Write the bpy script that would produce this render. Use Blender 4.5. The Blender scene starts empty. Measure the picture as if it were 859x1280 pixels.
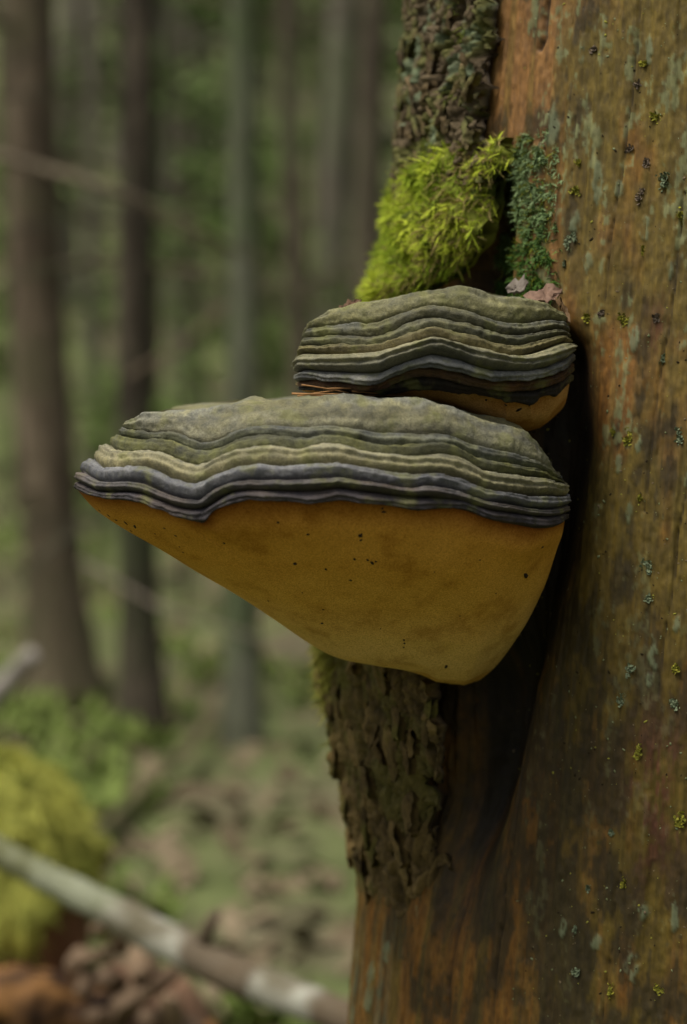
import bpy, math, random
import numpy as np
from mathutils import Vector, Matrix, Quaternion
from mathutils.bvhtree import BVHTree

sc = bpy.context.scene
COL = sc.collection
rng = np.random.default_rng(7)
random.seed(7)
rad = math.radians

# ------------------------------------------------------------------ camera
FPX, PW, PH = 2605.0, 859.0, 1280.0
PITCH = rad(4.0)
CAM = np.array([0.0, 0.0, 1.10])
cd = bpy.data.cameras.new('camera'); cam = bpy.data.objects.new('camera', cd); COL.objects.link(cam)
cam.location = CAM; cam.rotation_euler = (rad(90) - PITCH, 0, 0)
cd.sensor_fit = 'VERTICAL'; cd.sensor_height = 24.0; cd.lens = 24.0 * FPX / PH
cd.clip_start = 0.02; cd.clip_end = 500
cd.dof.use_dof = True; cd.dof.focus_distance = 1.235; cd.dof.aperture_fstop = 2.7
sc.camera = cam
FWD = np.array([0, math.cos(PITCH), -math.sin(PITCH)])
UP = np.array([0, math.sin(PITCH), math.cos(PITCH)])
RT = np.array([1.0, 0, 0])

# ------------------------------------------------------------------ light
SUN_EL, SUN_AZ = 63.0, 232.0        # overcast, light from the left behind the camera
w = bpy.data.worlds.new('World'); sc.world = w; w.use_nodes = True
nt = w.node_tree; bg = nt.nodes['Background']
sky = nt.nodes.new('ShaderNodeTexSky'); sky.sky_type = 'NISHITA'; sky.sun_disc = False
sky.sun_elevation = rad(SUN_EL); sky.sun_rotation = rad(SUN_AZ)
sky.dust_density = 6.0; sky.air_density = 1.0; sky.ozone_density = 0.6
hs = nt.nodes.new('ShaderNodeHueSaturation'); hs.inputs['Saturation'].default_value = .15
nt.links.new(sky.outputs[0], hs.inputs['Color']); nt.links.new(hs.outputs[0], bg.inputs[0]); bg.inputs[1].default_value = 0.05
sd = bpy.data.lights.new('sun', 'SUN'); sun = bpy.data.objects.new('sun', sd); COL.objects.link(sun)
sd.energy = 1.5; sd.angle = rad(24); sd.color = (1.0, 0.91, 0.76)
az = rad(SUN_AZ); el = rad(SUN_EL)
sdir = Vector((math.sin(az) * math.cos(el), math.cos(az) * math.cos(el), math.sin(el)))
sun.rotation_euler = sdir.to_track_quat('Z', 'Y').to_euler(); sun.location = (-3, -3, 6)
sc.view_settings.view_transform = 'Standard'; sc.view_settings.look = 'None'
sc.view_settings.exposure = 1.12; sc.view_settings.gamma = 1.0
sc.render.engine = 'CYCLES'
sc.cycles.use_denoising = True
sc.cycles.max_bounces = 5; sc.cycles.diffuse_bounces = 3; sc.cycles.glossy_bounces = 2
sc.cycles.transmission_bounces = 2; sc.cycles.caustics_reflective = False; sc.cycles.caustics_refractive = False

# ------------------------------------------------------------------ maths helpers
def P(px, py, d):
    px = np.asarray(px, float); py = np.asarray(py, float); d = np.asarray(d, float)
    return CAM + d[..., None] * (FWD + ((px - PW / 2) / FPX)[..., None] * RT + ((PH / 2 - py) / FPX)[..., None] * UP)
def proj(p):
    q = np.asarray(p) - CAM; d = q @ FWD
    return PW / 2 + FPX * (q @ RT) / d, PH / 2 - FPX * (q @ UP) / d, d
def sstep(a, b, x):
    t = np.clip((np.asarray(x, float) - a) / (b - a), 0, 1); return t * t * (3 - 2 * t)
def hash3(i, j, k, s):
    n = (i.astype(np.int64) * 73856093) ^ (j.astype(np.int64) * 19349663) ^ (k.astype(np.int64) * 83492791) ^ np.int64(s * 2654435761 % 2147483647)
    n = (n ^ (n >> 13)) * 1274126177 & 0x7fffffff
    n = (n ^ (n >> 16)) * 668265263 & 0x7fffffff
    return ((n ^ (n >> 15)) & 0xffff) / 65535.0
def vn(p, s=0):
    p = np.asarray(p, float); f = np.floor(p); t = p - f; i = f.astype(np.int64); t = t * t * (3 - 2 * t)
    out = 0
    for a in (0, 1):
        for b in (0, 1):
            for c in (0, 1):
                wgt = (t[..., 0] if a else 1 - t[..., 0]) * (t[..., 1] if b else 1 - t[..., 1]) * (t[..., 2] if c else 1 - t[..., 2])
                out = out + wgt * hash3(i[..., 0] + a, i[..., 1] + b, i[..., 2] + c, s)
    return out
def fbm(p, s=0, o=4):
    p = np.asarray(p, float); v = 0; A = 0.5; tot = 0
    for k in range(o):
        v = v + A * vn(p * 2 ** k, s + k * 17); tot += A; A *= .5
    return v / tot
def worley(x, y, s=0):
    ix = np.floor(x); iy = np.floor(y); f1 = np.full(x.shape, 9.0); f2 = np.full(x.shape, 9.0); cid = np.zeros(x.shape)
    z = np.zeros(x.shape, np.int64)
    for a in (-1, 0, 1):
        for b in (-1, 0, 1):
            cx = (ix + a).astype(np.int64); cy = (iy + b).astype(np.int64)
            jx = hash3(cx, cy, z, s + 1); jy = hash3(cx, cy, z, s + 2); r = hash3(cx, cy, z, s + 3)
            d = np.hypot(cx + .1 + .8 * jx - x, cy + .1 + .8 * jy - y)
            n = d < f1
            f2 = np.where(n, f1, np.minimum(f2, d)); cid = np.where(n, r, cid); f1 = np.where(n, d, f1)
    return f1, f2, cid
def mix(a, b, t):
    a = np.asarray(a, float); b = np.asarray(b, float); return a + (b - a) * np.asarray(t)[..., None]

# ------------------------------------------------------------------ object helpers
def tag(o, label=None, cat=None, group=None, kind=None):
    for k, v in (('label', label), ('category', cat), ('group', group), ('kind', kind)):
        if v: o[k] = v
    return o
def empty(name, loc=(0, 0, 0)):
    o = bpy.data.objects.new(name, None); COL.objects.link(o); o.location = loc; o.empty_display_size = .05
    return o
def mesh_np(name, v, f, mat, cols=None, smooth=True):
    """v (N,3), f (M,3) or (M,4) or a list of those"""
    me = bpy.data.meshes.new(name)
    fs = f if isinstance(f, list) else [f]
    fs = [np.asarray(x, np.int32) for x in fs if len(x)]
    nl = sum(x.size for x in fs); npoly = sum(len(x) for x in fs)
    me.vertices.add(len(v)); me.vertices.foreach_set('co', np.asarray(v, np.float32).ravel())
    me.loops.add(nl); me.loops.foreach_set('vertex_index', np.concatenate([x.ravel() for x in fs]))
    st = []; n0 = 0
    for x in fs:
        k = x.shape[1]; st.append(n0 + np.arange(len(x), dtype=np.int32) * k); n0 += x.size
    me.polygons.add(npoly); me.polygons.foreach_set('loop_start', np.concatenate(st).astype(np.int32))
    me.polygons.foreach_set('use_smooth', np.full(npoly, smooth))
    if cols is not None:
        c = np.ones((len(v), 4), np.float32); c[:, :3] = np.clip(cols, 0, 1)
        at = me.attributes.new('col', 'FLOAT_COLOR', 'POINT'); at.data.foreach_set('color', c.ravel())
    me.materials.append(mat); me.update(calc_edges=True); me.validate()
    return me
def obj(name, me, parent=None):
    o = bpy.data.objects.new(name, me); COL.objects.link(o)
    if parent is not None:
        o.parent = parent; o.matrix_parent_inverse = Matrix.Translation(-Vector(parent.location))
    return o
def grid_faces(nr, nc, wrap=False):
    r = np.arange(nr - 1)[:, None]; c = np.arange(nc if wrap else nc - 1)[None, :]; c2 = (c + 1) % nc
    return np.stack([r * nc + c, r * nc + c2, (r + 1) * nc + c2, (r + 1) * nc + c], -1).reshape(-1, 4)
def tube(pts, rads, seg=10, cap=True):
    pts = np.asarray(pts, float); n = len(pts); rads = np.broadcast_to(rads, (n,))
    T = np.gradient(pts, axis=0); T /= np.linalg.norm(T, axis=1)[:, None] + 1e-12
    ref = np.array([0, 0, 1.0]) if abs(T[0, 2]) < .9 else np.array([1.0, 0, 0])
    a = np.linspace(0, 2 * np.pi, seg, endpoint=False); V = []
    for i in range(n):
        s = np.cross(T[i], ref); s /= np.linalg.norm(s); u = np.cross(s, T[i]); ref = u
        V.append(pts[i] + rads[i] * (np.cos(a)[:, None] * s + np.sin(a)[:, None] * u))
    V = np.concatenate(V); F = [grid_faces(n, seg, True)]
    if cap:
        V = np.vstack([V, pts[0], pts[-1]]); k = n * seg; i = np.arange(seg); j = (i + 1) % seg
        F.append(np.concatenate([np.stack([np.full(seg, k), j, i], -1), np.stack([np.full(seg, k + 1), (n - 1) * seg + i, (n - 1) * seg + j], -1)]))
    return V, F
def merge(parts):
    """parts: list of (v, [quads/tris lists], cols)"""
    V = []; Q = []; T = []; C = []; n = 0
    for v, fs, c in parts:
        V.append(v); C.append(np.broadcast_to(c, (len(v), 3)))
        for f in fs:
            (Q if f.shape[1] == 4 else T).append(f + n)
        n += len(v)
    F = []
    if Q: F.append(np.concatenate(Q))
    if T: F.append(np.concatenate(T))
    return np.concatenate(V), F, np.concatenate(C)

# ------------------------------------------------------------------ materials
class NB:
    def __init__(s, name):
        s.m = bpy.data.materials.new(name); s.m.use_nodes = True; s.t = s.m.node_tree; s.b = s.t.nodes['Principled BSDF']
        s.tc = s.t.nodes.new('ShaderNodeTexCoord').outputs['Object']
    def link(s, a, b): s.t.links.new(a, b)
    def noise(s, scale, detail=4, rough=.6, stretch=None, dist=0):
        src = s.tc
        if stretch:
            mp = s.t.nodes.new('ShaderNodeMapping'); mp.inputs['Scale'].default_value = stretch; s.link(src, mp.inputs[0]); src = mp.outputs[0]
        n = s.t.nodes.new('ShaderNodeTexNoise'); n.inputs['Scale'].default_value = scale; n.inputs['Detail'].default_value = detail
        n.inputs['Roughness'].default_value = rough; n.inputs['Distortion'].default_value = dist; s.link(src, n.inputs['Vector'])
        return n.outputs[0]
    def ramp(s, fac, stops):
        r = s.t.nodes.new('ShaderNodeValToRGB'); e = r.color_ramp.elements
        while len(e) < len(stops): e.new(.5)
        for i, (p, c) in enumerate(stops):
            e[i].position = p; e[i].color = (*c, 1) if len(c) == 3 else c
        s.link(fac, r.inputs[0]); return r.outputs[0]
    def mixc(s, fac, a, b, mode='MIX'):
        m = s.t.nodes.new('ShaderNodeMix'); m.data_type = 'RGBA'; m.blend_type = mode
        for sock, v in ((m.inputs[0], fac), (m.inputs[6], a), (m.inputs[7], b)):
            if hasattr(v, 'links'): s.link(v, sock)
            else: sock.default_value = v if isinstance(v, float) else (*v, 1)
        return m.outputs[2]
    def attr(s, n='col'):
        a = s.t.nodes.new('ShaderNodeAttribute'); a.attribute_name = n; return a.outputs['Color']
    def out(s, col, rough=.85, bump=None, bstr=.4, bdist=.002, spec=.25):
        s.link(col, s.b.inputs['Base Color']) if hasattr(col, 'links') else None
        s.b.inputs['Roughness'].default_value = rough
        s.b.inputs['Specular IOR Level'].default_value = spec
        if bump is not None:
            b = s.t.nodes.new('ShaderNodeBump'); b.inputs['Strength'].default_value = bstr; b.inputs['Distance'].default_value = bdist
            s.link(bump, b.inputs['Height']); s.link(b.outputs[0], s.b.inputs['Normal'])
        return s.m
def vcol_mat(name, scale=300, amt=.35, rough=.85, bstr=.5, bdist=.001, stretch=None, spec=.25):
    n = NB(name); nz = n.noise(scale, 5, .65, stretch)
    v = n.ramp(nz, [(.25, (1 - amt,) * 3), (.75, (1 + amt * .0,) * 3)])
    c = n.mixc(1.0, n.attr(), v, 'MULTIPLY')
    return n.out(c, rough, nz, bstr, bdist, spec)
n = NB('fungus_crust'); g1 = n.noise(900, 4, .7); g2 = n.noise(160, 5, .65); g3 = n.noise(60, 3, .6)
c_ = n.mixc(1.0, n.attr(), n.ramp(g1, [(.3, (.55,) * 3), (.62, (1.08,) * 3)]), 'MULTIPLY')
c_ = n.mixc(1.0, c_, n.ramp(g2, [(.32, (.62, .64, .68)), (.6, (1.06, 1.05, .98))]), 'MULTIPLY')
c_ = n.mixc(n.ramp(g3, [(.53, (0, 0, 0)), (.68, (.55, .55, .55))]), c_, (.16, .165, .05))
M_CAP = n.out(c_, .66, g1, .7, .0010, .3)
n = NB('fungus_pores'); g1 = n.noise(1000, 3, .75); g2 = n.noise(32, 6, .7)
c_ = n.mixc(1.0, n.attr(), n.ramp(g1, [(.34, (.66, .62, .55)), (.6, (1.1, 1.1, 1.12))]), 'MULTIPLY')
c_ = n.mixc(1.0, c_, n.ramp(g2, [(.33, (.74, .68, .60)), (.48, (1.0, 1.0, 1.0)), (.68, (1.10, 1.12, 1.25))]), 'MULTIPLY')
M_PORE = n.out(c_, .95, g1, .6, .0009, .05)
M_WOOD = vcol_mat('weathered_wood', 260, .45, .72, .55, .0012, (1, 1, .22), spec=.3)
M_BARK = vcol_mat('bark', 330, .5, .85, .7, .002)
M_LEAFY = vcol_mat('moss_green', 500, .15, .8, .1, .0005, spec=.1)
M_LICH = vcol_mat('lichen', 800, .25, .9, .3, .0006, spec=.05)
M_LITTER = vcol_mat('dry_litter', 300, .3, .75, .2, .0005)
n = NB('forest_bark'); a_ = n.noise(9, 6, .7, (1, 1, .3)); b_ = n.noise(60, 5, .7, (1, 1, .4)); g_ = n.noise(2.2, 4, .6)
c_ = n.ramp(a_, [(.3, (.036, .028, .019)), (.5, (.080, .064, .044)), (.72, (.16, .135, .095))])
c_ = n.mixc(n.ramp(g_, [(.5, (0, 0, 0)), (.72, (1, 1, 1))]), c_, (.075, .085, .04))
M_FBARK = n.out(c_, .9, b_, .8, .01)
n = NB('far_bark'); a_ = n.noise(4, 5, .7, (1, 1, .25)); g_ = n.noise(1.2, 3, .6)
c_ = n.ramp(a_, [(.3, (.07, .062, .044)), (.55, (.13, .118, .09)), (.75, (.20, .187, .15))])  # paler, greyer tones painted in to stand for haze between distant trunks
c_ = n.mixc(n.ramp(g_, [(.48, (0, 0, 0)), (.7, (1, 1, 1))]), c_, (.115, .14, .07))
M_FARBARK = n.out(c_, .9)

def spruce_bark(name, c0, c1, c2, moss_):
    n = NB(name); a_ = n.noise(11, 6, .75, (1, 1, .3)); b_ = n.noise(60, 5, .7, (1, 1, .4)); g_ = n.noise(2.6, 4, .65)
    c_ = n.ramp(a_, [(.3, c0), (.5, c1), (.7, c2)]); c_ = n.mixc(n.ramp(g_, [(.46, (0, 0, 0)), (.66, (1, 1, 1))]), c_, moss_)
    return n.out(c_, .9, b_, .8, .01)
M_BROWNBARK = spruce_bark('brown_spruce_bark', (.042, .031, .020), (.095, .072, .048), (.20, .16, .11), (.085, .075, .042))
M_GREENBARK = spruce_bark('greenish_spruce_bark', (.050, .050, .034), (.10, .105, .070), (.19, .19, .145), (.085, .11, .05))
M_DARKBARK = spruce_bark('dark_spruce_bark', (.022, .017, .012), (.050, .040, .028), (.12, .10, .07), (.05, .055, .028))

# ------------------------------------------------------------------ ground with a wooded slope
def gh(x, y):
    x = np.asarray(x, float); y = np.asarray(y, float)
    t = np.maximum(y - 8, 0)
    hill = .25 * t * sstep(0, 12, t)
    p = np.stack([x, y, 0 * x], -1)
    return hill + .16 * (fbm(p * .45 + 9, 3, 3) - .5) * sstep(1, 4, y) + .05 * (fbm(p * 3, 5, 3) - .5) + .8 * (fbm(p * .12 + 3, 8, 2) - .5) * sstep(9, 20, y)
ys = np.concatenate([np.arange(-4, 2, .4), np.arange(2, 12, .06), np.arange(12, 30, .3), np.arange(30, 131, 2.0)])
xs = np.concatenate([np.arange(-70, -6, 2.0), np.arange(-6, 6, .06), np.arange(6, 71, 2.0)])
X, Y = np.meshgrid(xs, ys)
n = NB('forest_floor')
big = n.noise(1.1, 5, .65); fine = n.noise(14, 6, .7); mid = n.noise(4.5, 4, .6)
lit = n.ramp(fine, [(.3, (.06, .05, .028)), (.5, (.11, .095, .056)), (.7, (.185, .16, .105))])
mos = n.ramp(mid, [(.3, (.06, .076, .024)), (.7, (.125, .150, .055))])
c_ = n.mixc(n.ramp(big, [(.36, (0, 0, 0)), (.54, (1, 1, 1))]), lit, mos)
M_GROUND = n.out(c_, .95, fine, .6, .02)
G = obj('ground', mesh_np('ground', np.stack([X, Y, gh(X, Y)], -1).reshape(-1, 3), grid_faces(len(ys), len(xs)), M_GROUND))
tag(G, 'forest floor of brown litter and green moss rising to a wooded slope', 'ground', kind='structure')

# ------------------------------------------------------------------ the dead tree that carries the fungi
AX_Y = 1.5
def ax(z): return .294 + .0354 * (z - .628)
def Rz(z):
    z = np.asarray(z, float)
    return np.maximum(.29 - .0544 * (z - .628), .10) + .10 * np.exp(-np.maximum(z, 0) / .12)
def hit(px, py, off=0.0):
    """ray through a photo pixel against the trunk cylinder; angle a from -x towards the camera, height z"""
    d = 1.3
    for _ in range(25):
        p = P(px, py, d); r = Rz(p[2]) + off; dx = p[0] - ax(p[2])
        s = math.sqrt(max(r * r - dx * dx, 1e-9)); d += .8 * ((AX_Y - s) - p[1])
    p = P(px, py, d)
    return math.degrees(math.atan2(AX_Y - p[1], -(p[0] - ax(p[2])))), float(p[2]), p
def shellpt(a, z, r):
    a = np.radians(a); return np.stack([ax(z) - r * np.cos(a), AX_Y - r * np.sin(a), np.broadcast_to(z, np.shape(r))], -1)

def poly_dist(u, v, pl):
    d = np.full(u.shape, 1e9)
    for (x0, y0), (x1, y1) in zip(pl[:-1], pl[1:]):
        L2 = (x1 - x0) ** 2 + (y1 - y0) ** 2
        t = np.clip(((u - x0) * (x1 - x0) + (v - y0) * (y1 - y0)) / L2, 0, 1)
        d = np.minimum(d, np.hypot(u - x0 - t * (x1 - x0), v - y0 - t * (y1 - y0)))
    return d
CR = [([(806, -40), (787, 139), (774, 230), (763, 299), (752, 395)], 1.3, .0035), ([(733, -40), (726, 96), (719, 155), (712, 230)], 1.1, .002),
      ([(856, 240), (835, 417), (823, 487), (812, 565), (806, 640)], 1.2, .003), ([(866, 560), (847, 690), (829, 800), (822, 870)], 1.2, .003),
      ([(775, 1090), (762, 1200), (750, 1300)], 1.1, .0025), ([(652, 876), (638, 1040), (624, 1179), (612, 1320)], 1.4, .003),
      ([(690, -40), (684, 10), (680, 46), (673, 62)], 3.0, .005), ([(575, 1010), (566, 1180), (556, 1320)], 2.0, .003),
      ([(508, 1180), (500, 1320)], 1.5, .002), ([(640, -40), (628, 120), (618, 200)], 1.2, .0015), ([(672, 640), (640, 900)], 1.5, .002)]

def trunk_radius(a, z):
    """bare radius with its hollows, a in degrees"""
    r = Rz(z)
    zz = np.asarray(z)
    p = np.stack([a / 30, zz * 2.2, 0 * a], -1)
    r = r + .010 * (fbm(p + 5, 31, 3) - .5)
    return r
za = np.concatenate([np.linspace(-.15, .60, 40), np.arange(.605, 1.42, .0011), np.linspace(1.43, 3.6, 60)])
aa = np.concatenate([np.arange(-12, 112, .24), np.linspace(113, 346, 70)])
A, Z = np.meshgrid(aa, za)
r0 = trunk_radius(A, Z)
gp = np.stack([A * .0047 * 260, 0 * A, Z * 14], -1)
grain = fbm(gp, 40, 4) - .5
gp2 = np.stack([A * .0047 * 75 + .8 * fbm(np.stack([A / 20, Z * 6, 0 * A], -1), 3, 2), 0 * A, Z * 4], -1)
grain2 = fbm(gp2, 44, 3) - .5
pits = fbm(np.stack([A * .0047 * 420, Z * 160, 0 * A], -1), 48, 3)
r1 = r0 + .0032 * grain + .004 * grain2 + .0016 * (pits - .5)
base = shellpt(A, Z, r1)
u, v, dd = proj(base)
crk = np.zeros(A.shape); front = (A > 0) & (A < 110)
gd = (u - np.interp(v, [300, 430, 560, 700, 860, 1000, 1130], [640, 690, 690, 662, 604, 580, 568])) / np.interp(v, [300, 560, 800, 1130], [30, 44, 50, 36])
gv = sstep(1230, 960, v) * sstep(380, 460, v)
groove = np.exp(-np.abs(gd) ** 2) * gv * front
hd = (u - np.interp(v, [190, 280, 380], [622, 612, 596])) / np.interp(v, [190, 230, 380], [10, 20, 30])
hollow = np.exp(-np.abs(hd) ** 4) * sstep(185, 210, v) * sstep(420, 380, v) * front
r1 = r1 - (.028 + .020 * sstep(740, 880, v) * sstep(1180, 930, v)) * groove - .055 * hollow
un = u + 3 * (fbm(np.stack([Z * 40, 0 * Z, 0 * Z], -1), 71, 3) - .5) * 2
for pl, wd, dp in CR:
    dist = poly_dist(un, v, pl); wd = wd * .72; dp = dp * .7; g = np.exp(-(dist / (wd * 1.3)) ** 2) * front
    r1 = r1 - dp * g; crk = np.maximum(crk, np.exp(-(dist / wd) ** 2) * front * min(1, dp / .003))
# colour: wood, algae, stains and crust lichens, plus shade painted into groove and hollow
orange = np.array([.205, .096, .018]); tan = np.array([.198, .116, .030]); olive = np.array([.125, .092, .016]); dark = np.array([.030, .022, .007]); red = np.array([.10, .035, .016])
strk = fbm(np.stack([A * .0047 * 120, 0 * A, Z * 5], -1), 52, 4)
blot = fbm(np.stack([A * .0047 * 26, Z * 11, 0 * A], -1), 56, 4)
col = mix(orange, tan, sstep(.38, .62, strk))
col = mix(col, olive, np.clip(sstep(.34, .56, blot) * .92 * sstep(640, 740, u) + .55 * sstep(.5, .65, strk) * sstep(500, 900, v), 0, .9))
fib = fbm(np.stack([A * .0047 * 520, 0 * A, Z * 26], -1), 81, 3); spk = fbm(np.stack([A * .0047 * 330, Z * 210, 0 * A], -1), 83, 3)
warm = sstep(712, 690, u) * sstep(395, 340, v)
col = mix(col, np.array([.235, .118, .036]), warm * sstep(.62, .42, strk) * .9)
low = sstep(560, 900, v)
col = mix(col, col * np.array([.84, .80, .58]), low)
dst = .62 * fbm(np.stack([A * .0047 * 70, Z * 32, 0 * A], -1), 60, 5) + .38 * (.5 * fib + .5 * spk)
reg = np.exp(-(((u - 715) / 75) ** 2)) * sstep(640, 860, v) * .13 + .045 * sstep(700, 900, v)
col = mix(col, dark, sstep(.535, .655, dst + reg) * .85)
reg2 = np.exp(-(((u - 815) / 28) ** 2 + ((v - 1000) / 90) ** 2)) + .7 * np.exp(-(((u - 824) / 14) ** 2 + ((v - 410) / 40) ** 2)) + .5 * np.exp(-(((u - 850) / 14) ** 2 + ((v - 980) / 60) ** 2))
col = mix(col, red, np.clip(reg2 * sstep(.42, .6, dst) * 1.1, 0, .9))
ln = .7 * fbm(np.stack([A * .0047 * 95, Z * 34, 0 * A], -1), 64, 4) + .3 * spk
lreg = -.02 + .045 * sstep(700, 760, u) * sstep(600, 250, v) + .02 * np.exp(-(((u - 660) / 40) ** 2 + ((v - 290) / 110) ** 2))
lm = sstep(.60, .66, ln + lreg) * sstep(.30, .5, pits)
col = mix(col, np.array([.17, .185, .085]), lm * .75 * (u > 655) * (.25 + .75 * sstep(850, 500, v)))
gst = sstep(.5, .63, fbm(np.stack([A * .0047 * 150, 0 * A, Z * 9], -1), 67, 3)) * sstep(520, 420, u) * sstep(1120, 1200, v)
col = mix(col, np.array([.16, .20, .12]), gst * .7)
col = col * (.62 + .76 * fib[..., None]) * (.80 + .40 * sstep(.3, .7, spk)[..., None])
col = mix(col, np.array([.016, .011, .007]), np.clip(hollow * 1.3, 0, .95))  # near-black painted in to deepen the shade inside the hollow
groove_shade = np.exp(-np.abs(gd / 1.0 + .9 * (strk - .5)) ** 2) * gv * front * (.6 + .8 * strk)
col = mix(col, np.array([.011, .008, .004]), np.clip(groove_shade * 1.2, 0, .94))  # shadow beside and below the large fungus, painted into the groove colour
CRUST = [(794,419,11,40),(773,579,9,26),(798,557,9,20),(786,643,9,26),(817,817,13,42),(812,852,9,20),(804,1139,16,18),(790,1207,18,40),(843,1143,11,52),(704,1160,8,22),(691,160,14,46),(728,64,9,38),(675,196,12,40),(748,228,14,50),(720,275,14,30),(806,285,16,34),(775,235,11,26),(838,330,11,30),(735,330,12,26),(812,60,9,36),(846,780,8,30),(745,1180,14,20),(462,1235,14,60),(484,1190,8,34)]
cn = fbm(np.stack([u / 9, v / 13, 0 * u], -1), 73, 4) - .5; cm = np.zeros(u.shape)
for x, y, a_, b_ in CRUST:
    q = np.hypot((u - x + .06 * (v - y)) / (a_ * .5), (v - y) / (b_ * .5)) + 1.5 * cn
    cm = np.maximum(cm, sstep(1.05, .7, q))
cm = cm * front
col = mix(col, mix([.14, .185, .105], [.195, .23, .13], pits), cm * .65 * sstep(.25, .5, pits))
r1 = r1 + .0007 * cm
col = mix(col, np.array([.02, .014, .008]), crk * .9)
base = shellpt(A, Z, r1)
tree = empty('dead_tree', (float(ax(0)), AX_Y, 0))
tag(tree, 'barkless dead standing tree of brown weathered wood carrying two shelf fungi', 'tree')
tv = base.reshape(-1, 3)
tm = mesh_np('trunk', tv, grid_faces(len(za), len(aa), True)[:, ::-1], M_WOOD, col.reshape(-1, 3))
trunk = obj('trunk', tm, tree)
NZ, NA = len(za), len(aa)
tb_faces = grid_faces(NZ, NA, True)
sel = (base[..., 2].reshape(-1)[tb_faces[:, 0]] > .55) & (base[..., 2].reshape(-1)[tb_faces[:, 0]] < 1.45) & (tb_faces[:, 0] % NA < 516)
TB = BVHTree.FromPolygons([tuple(p) for p in tv.tolist()], tb_faces[sel].tolist())
def ray(bvh, px, py):
    o = Vector(CAM); d = (Vector(P(px, py, 1.0)) - o).normalized()
    h = bvh.ray_cast(o, d)
    if h[0] is None: return None, None
    nn = h[1]
    if nn.dot(d) > 0: nn = -nn
    return h[0], nn

# ---- bark still hanging on: thick ragged shells
def bark_shell(name, zlo, zhi, a0, aedge, off, thick, seed, knob, stretch, colf, bottom=None, dz=.0013, da=.27):
    z = np.arange(zlo, zhi, dz); nA = int((62 - a0) / da); t = np.linspace(0, 1, nA)
    e = aedge(z); en = 5.5 * (fbm(np.stack([z * 55, 0 * z, 0 * z], -1), seed, 4) - .5)
    Aa = a0 + (e[:, None] - a0) * t[None, :] + en[:, None] * t[None, :] ** 14; Zz = np.broadcast_to(z[:, None], Aa.shape).copy()
    s = Aa * .0048
    wp = (fbm(np.stack([s * 60, Zz * 60, 0 * s], -1), seed + 2, 4) - .5) * 2
    f1, f2, cid = worley(s * stretch[0] + wp * 1.5, Zz * stretch[1] + wp * 1.5, seed)
    plate = sstep(.0, .30, f2 - f1) * (.35 + .65 * cid)
    rough = fbm(np.stack([s * 190, Zz * 150, 0 * s], -1), seed + 5, 4) - .5
    big_ = fbm(np.stack([s * 30, Zz * 18, 0 * s], -1), seed + 8, 2) - .5
    ed = np.clip((1 - t) / .10, 0, 1)[None, :] ** .5
    sp_ = np.stack([s * stretch[0] * .8 + .5 * wp, Zz * stretch[1] * .8 + .25 * wp, 0 * s], -1)
    fis = sstep(0, .16, np.abs(2 * fbm(sp_, seed + 21, 3) - 1)); fis2 = sstep(0, .14, np.abs(2 * fbm(sp_ * 1.9 + 7, seed + 27, 3) - 1))
    rid = .35 + .45 * fis + .2 * fis2
    ro = Rz(Zz) + off(Zz) + thick * (.45 + .55 * ed) + knob * .45 * (plate - .5) + knob * 2.0 * (rid - .85) + knob * 1.1 * rough + knob * 1.3 * big_ * (1 if bottom is None else .7)
    plate = np.clip(plate * .4 + 1.3 * (rid - .5), 0, 1)
    if bottom is not None:                           # ragged lower end: pull points up
        zb = bottom(Aa) + .030 * (fbm(np.stack([s * 150, 0 * s, 0 * s], -1), seed + 11, 3) - .5)
        ro = ro - .006 * sstep(.22, 0, (Zz - zlo) / (zhi - zlo)); Zz = zhi - (zhi - Zz) * ((zhi - zb) / (zhi - zlo))
    outer = shellpt(Aa, Zz, ro); inner = shellpt(Aa, Zz, np.minimum(Rz(Zz) + off(Zz) * .75 + .002, ro - .003))
    nr, nc = Aa.shape; N = nr * nc
    V = np.concatenate([outer.reshape(-1, 3), inner.reshape(-1, 3)]); Fo = grid_faces(nr, nc)
    i = np.arange(nr - 1) * nc + nc - 1; j = np.arange(nc - 1)
    side = np.stack([i, i + nc, i + nc + N, i + N], -1); bot = np.stack([j, j + 1, j + 1 + N, j + N], -1)
    c = colf(Aa, Zz, plate, rough, cid, s)
    ci = np.broadcast_to(np.array([.03, .02, .012]), c.shape)
    me = mesh_np(name, V, np.concatenate([Fo, Fo[:, ::-1] + N, side, bot]), M_BARK, np.concatenate([c.reshape(-1, 3), ci.reshape(-1, 3)]))
    o = obj(name, me, tree); return o, V, Fo
def ucol(Aa, Zz, plate, rough, cid, s):
    c = mix([.060, .042, .022], [.165, .125, .070], np.clip(plate * .6 + rough * 1.2 + .3 * cid - .1, 0, 1))
    g = fbm(np.stack([s * 55, Zz * 45, 0 * s], -1), 90, 4)
    c = mix(c, [.13, .135, .035], sstep(.52, .62, g) * .8)
    c = mix(c, [.17, .22, .13], sstep(.66, .73, fbm(np.stack([s * 80, Zz * 60, 0 * s], -1), 93, 3)) * .8)
    return c
edge_pts = sorted([hit(x, y, .02)[:2][::-1] for x, y in ((600, -60), (599, 0), (592, 80), (588, 150), (590, 220))])
ez, ea = zip(*edge_pts)
BU, BUv, BUf = bark_shell('bark_slab', hit(560, 232, .02)[1], hit(560, -110, .02)[1], -70, lambda z: np.interp(z, ez, ea), lambda z: .004 + 0 * z, .014, 101, .0095, (70, 48), ucol)
tag(BU, 'knobbly dark bark slab flecked with green above the moss cushion')
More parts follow.
